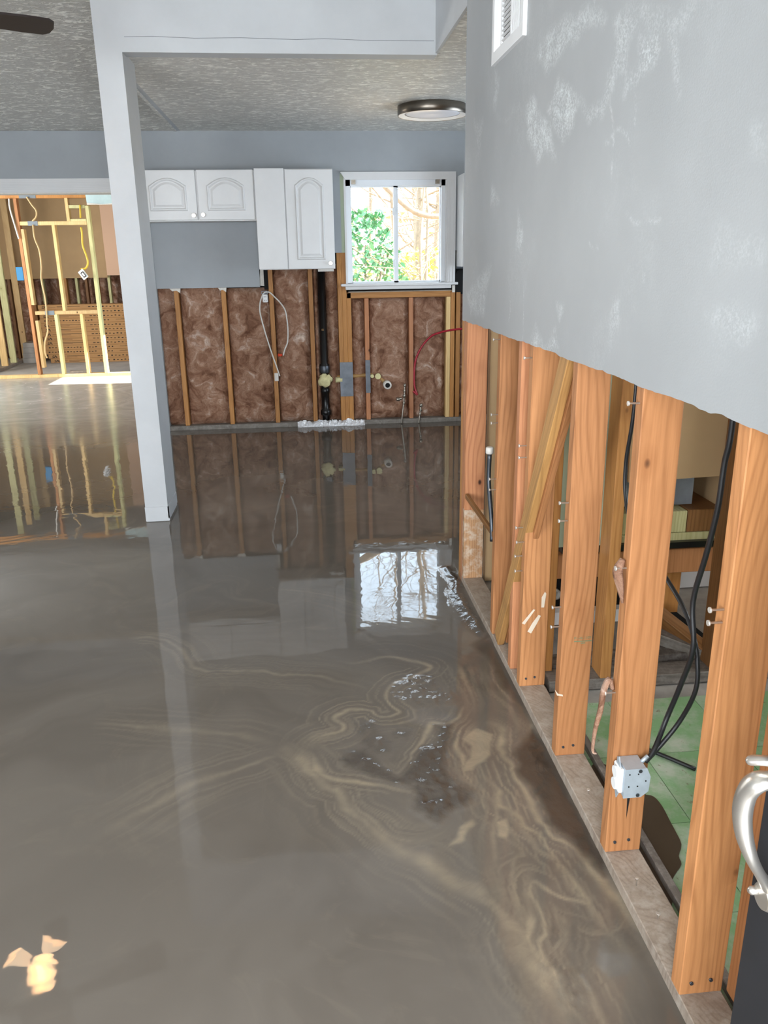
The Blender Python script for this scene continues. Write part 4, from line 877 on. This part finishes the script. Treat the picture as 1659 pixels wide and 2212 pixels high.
# stack of flooring cartons
ORD = ('bottom', 'second from the bottom', 'third from the bottom', 'fourth from the bottom', 'fifth from the bottom', 'sixth from the bottom', 'middle', 'sixth from the top', 'fifth from the top', 'fourth from the top', 'third from the top', 'second from the top', 'topmost')
def print_a():      # logo and text lines
    L = []
    L += [('q', [(.05, .012), (.075, .012), (.082, .026), (.066, .030), (.070, .040), (.088, .040), (.09, .046), (.064, .046), (.056, .032), (.070, .026), (.068, .018), (.052, .018)])]
    L += [('q', [(.078, .012), (.088, .012), (.104, .036), (.114, .012), (.128, .012), (.110, .048), (.100, .048)])]
    L += [('b', .15, .25, .028, .031), ('b', .27, .60, .034, .039), ('b', .27, .42, .018, .022)]
    for k in range(3): L.append(('b', .72+.055*k, .755+.055*k, .024, .034))
    for k in range(7): L.append(('b', .92+.055*k, .945+.055*k, .022+.004*(k % 2), .040-.004*(k % 3)))
    return L
def print_b():
    L = [('b', .06+.045*k, .085+.045*k, .024+.003*(k % 2), .040-.003*(k % 3)) for k in range(16)]
    return L+[('b', .84, .90, .026, .034), ('b', .93, .95, .024, .038), ('b', .98, 1.0, .024, .038), ('b', 1.1, 1.32, .034, .038), ('b', 1.18, 1.32, .044, .047)]
def print_mesh(L):
    v, f = [], []
    for e in L:
        n = len(v)
        if e[0] == 'b': _, a, b, c, d = e; v += [(a, 0, c), (b, 0, c), (b, 0, d), (a, 0, d)]; f.append((n, n+1, n+2, n+3))
        else: v += [(a, 0, c) for a, c in e[1]]; f.append(tuple(range(n, len(v))))
    m = bpy.data.meshes.new('carton_print'); m.from_pydata(v, [], f); m.materials.append(m_ink); return m
PM = [print_mesh(print_a()), print_mesh(print_b())]
for k in range(13):
    off = (.10, .06, -.02, .0, -.01, .0, -.02, -.01, -.03, -.03, -.02, -.02, -.03)[k]*.6; x0 = -3.84+off; z0 = .001+.0655*k
    ct = empty('flooring_carton', (x0+.65, 12.7, z0), 'long printed cardboard flooring carton, '+ORD[k]+' of the far stack', 'carton', 'stacked flooring cartons')
    box('carton_body', x0, x0+1.42, 12.63, 12.86, z0, z0+.0645, m_card, ct, .003)
    o = bpy.data.objects.new('printed_marks', PM[1 if k in (2, 3, 9) else 0]); o.location = (x0, 12.6285, z0); place(o, ct)['kind'] = 'stuff'
# cables and boxes in the framing
def fc(l, y): return [(wly(a*.226, 360+b*.226, y)[0], y, wly(a*.226, 360+b*.226, y)[1]) for a, b in l]
tag(tube('thin_cable', fc([(85, 305), (95, 400), (135, 540), (180, 690)], 10.98), .010, m_wht), 'white cable drooping beside the left pine stud in the far framing', 'cable')
tag(tube('thin_cable', fc([(255, 290), (300, 360), (345, 420), (345, 480), (310, 520)], 10.985), .010, m_tanc), 'short tan cable between top plate and header in the far framing', 'cable')
tag(tube('thin_cable', fc([(315, 555), (330, 680), (375, 800), (395, 950), (395, 1080), (430, 1250), (445, 1400), (450, 1500), (455, 1580), (430, 1680), (430, 1770), (450, 1830)], 10.985), .010, m_tanc), 'long wavy tan cable hanging through the window rough opening', 'cable')
yc = empty('yellow_cable', fc([(780, 980)], 10.98)[0], 'yellow cable with dangling white switch yoke in the far framing', 'cable')
tube('cable_run', fc([(765, 365), (770, 490)], 10.99), .011, m_yel, yc, 8, 0); tube('cable_run', fc([(775, 580), (785, 650), (790, 750), (825, 850), (840, 920), (820, 970), (775, 980)], 10.98), .012, m_yel, yc)
q = fc([(748, 1010), (790, 975), (845, 1050), (805, 1085)], 10.96); prism('switch_yoke', [(p[0], p[2]) for p in q], 'XZ', 10.94, 10.97, m_white, yc)
q = fc([(768, 1018), (790, 1000), (825, 1045), (803, 1062)], 10.935); prism('switch_face', [(p[0], p[2]) for p in q], 'XZ', 10.932, 10.940, m_ink, yc); q = fc([(778, 1022), (790, 1012), (815, 1042), (803, 1052)], 10.925); prism('switch_toggle', [(p[0], p[2]) for p in q], 'XZ', 10.922, 10.932, m_white, yc)
tag(box('junction_box', -3.565, -3.48, 11.0, 11.07, 1.235, 1.40, m_blue, None, .004), 'blue plastic electrical box on the left pine stud at mid height', 'junction box', 'blue electrical boxes')
jb = tag(box('junction_box', -4.32, -4.20, 11.58, 11.66, .175, .30, m_blue, None, .004), 'blue plastic electrical box near the floor at the left edge', 'junction box', 'blue electrical boxes'); box('box_opening', -4.204, -4.175, 11.585, 11.655, .185, .29, m_white, jb, .003)

# ------------------------------------------------------------------ outdoors beyond the kitchen window
struct(boxes('ground', [(-30, 40, 7.35, 60, -.62, -.5), (-1.2, 12, 7.3, 7.36, -.62, -.5)], m_ground), 'leaf covered ground outside')
def branchy(name, base, h, r, lab, lean=(0, 0), n=26, seed=0, group='bare trees outside'):
    rd = random.Random(seed); V, Fs = [], []
    def seg(p, q, ra, rb):
        d = (q-p).normalized(); a = d.cross(Vector((.3, .9, .1))).normalized(); b = d.cross(a); k = len(V)
        for c, rr in ((p, ra), (q, rb)):
            for i in range(5): t = i*2*math.pi/5; V.append(c+(a*math.cos(t)+b*math.sin(t))*rr)
        for i in range(5): Fs.append((k+i, k+(i+1) % 5, k+5+(i+1) % 5, k+5+i))
    P = Vector((0, 0, 0)); pts = [P]
    for i in range(8): P = P+Vector((lean[0]/8+rd.uniform(-.06, .06), lean[1]/8+rd.uniform(-.06, .06), h/8)); pts.append(P)
    for i in range(8): seg(pts[i], pts[i+1], r*(1-i/9), r*(1-(i+1)/9))
    for i in range(n):
        k = rd.uniform(.12, .98)*8; j = min(7, int(k)); p = pts[j].lerp(pts[j+1], k-j); a = rd.uniform(0, 6.28); L = rd.uniform(.25, .6)*h*.5; rr = r*.35*(1-k/10)
        for s in range(4):
            qn = p+Vector((math.cos(a)*L/4, math.sin(a)*L/4, L/4*rd.uniform(.05, .9))); seg(p, qn, rr, rr*.75); rr *= .72; a += rd.uniform(-.5, .5)
            if s: t = p+Vector((math.cos(a+1)*L/4, math.sin(a+1)*L/4, L/5*rd.uniform(-.2, 1))); seg(p, t, rr*.6, rr*.25)
            p = qn
    return tag(mesh(name, V, Fs, m_bark, None, True, loc=base), lab, 'tree', group)
branchy('bare_tree', (2.30, 16.0, -.5), 8, .12, 'forked bare tree behind the right window pane', (.2, 0), 40, 3)
branchy('bare_tree', (2.95, 18.5, -.5), 8, .10, 'thin bare tree furthest right in the window', (.3, 0), 36, 5)
branchy('bare_tree', (2.35, 19, -.5), 9, .09, 'thin bare tree behind the window mullion', (-.2, 0), 36, 8)
branchy('bare_tree', (1.6, 20, -.5), 8, .08, 'thin bare tree behind the green bush', (.3, 0), 36, 11)
branchy('bare_tree', (1.95, 13.4, -.5), 6, .035, 'slim sapling nearest the window behind its mullion', (.2, 0), 34, 21)
branchy('bare_tree', (2.15, 14.0, -.5), 7, .04, 'slim sapling in front of the forked tree', (-.1, 0), 34, 25)
branchy('bare_tree', (3.0, 22, -.5), 9, .10, 'distant bare tree left of the forked tree', (.5, 0), 40, 13)
branchy('bare_tree', (3.5, 24, -.5), 9, .11, 'distant bare tree at the right back', (-.6, 0), 40, 17)
lt = empty('leaning_tree', (-1.6, 12.4, -.5), 'bare tree left of the window whose two slanting branches cross it', 'tree', 'bare trees outside')
tube('trunk', [(-1.6, 12.4, -.5), (-1.55, 12.4, 1.5), (-1.4, 12.4, 3.2), (-1.2, 12.4, 5.0)], [.13, .12, .10, .07], m_bark, lt)
tube('branch', [(-1.3, 12.4, 4.2), (.2, 12.25, 3.6), (1.2, 12.2, 3.05), (1.9, 12.2, 2.62), (2.8, 12.2, 2.1)], [.06, .055, .05, .04, .025], m_bark, lt)
tube('branch', [(-1.4, 12.45, 3.6), (.4, 12.6, 3.1), (1.2, 12.6, 2.55), (1.75, 12.6, 2.1), (2.3, 12.6, 2.05), (3.0, 12.6, 2.35)], [.06, .05, .045, .04, .035, .02], m_bark, lt)
def bush(name, base, r, h, n, mat, lab, seed, size=.07):
    rd = random.Random(seed); V, Fs = [], []
    for i in range(n):
        a, t, q = rd.uniform(0, 6.28), rd.uniform(0, 1), rd.uniform(.25, 1)**.5
        rr = r*q*(math.sin(math.pi*min(.92, max(.12, t)))**.5); p = Vector((rr*math.cos(a), rr*math.sin(a)*.7, h*t))
        d = Vector((rd.gauss(0, 1), rd.gauss(0, 1), rd.gauss(0, .7))).normalized(); e = d.cross(Vector((rd.gauss(0, 1), rd.gauss(0, 1), rd.gauss(0, 1)))).normalized(); s = size*rd.uniform(.6, 1.3); k = len(V)
        V += [p-d*s, p+e*s*.45, p+d*s, p-e*s*.45]; Fs.append((k, k+1, k+2, k+3))
    e = empty(name, base, lab, 'bush', 'bushes outside')
    o = mesh('foliage', V, Fs, mat, e, loc=base); o['kind'] = 'stuff'
    for k in range(5):
        a = rd.uniform(0, 6.28); tube('stem', [tuple(base), (base[0]+.3*r*math.cos(a), base[1]+.3*r*math.sin(a), base[2]+h*.4), (base[0]+.6*r*math.cos(a), base[1]+.5*r*math.sin(a), base[2]+h*.8)], .02, m_bark, e, 5, 3)
bush('holly_bush', (1.08, 14.2, -.5), .80, 2.7, 2400, m_leaf, 'glossy green bush behind the left window pane', 1)
bush('yellow_bush', (2.35, 15.0, -.5), 1.0, 2.1, 1300, m_leaf2, 'low yellow-green bush behind the right window pane', 2)
bush('yellow_bush', (2.0, 17.5, -.5), 1.5, 2.0, 1500, m_leaf2, 'low yellow-green bush behind the window mullion', 3)
bush('thicket', (2.6, 27, -.5), 5.5, 3.4, 2600, plain('thicket_leaf', 'a89a76', .8), 'pale brown thicket filling the background outside', 4, .12)
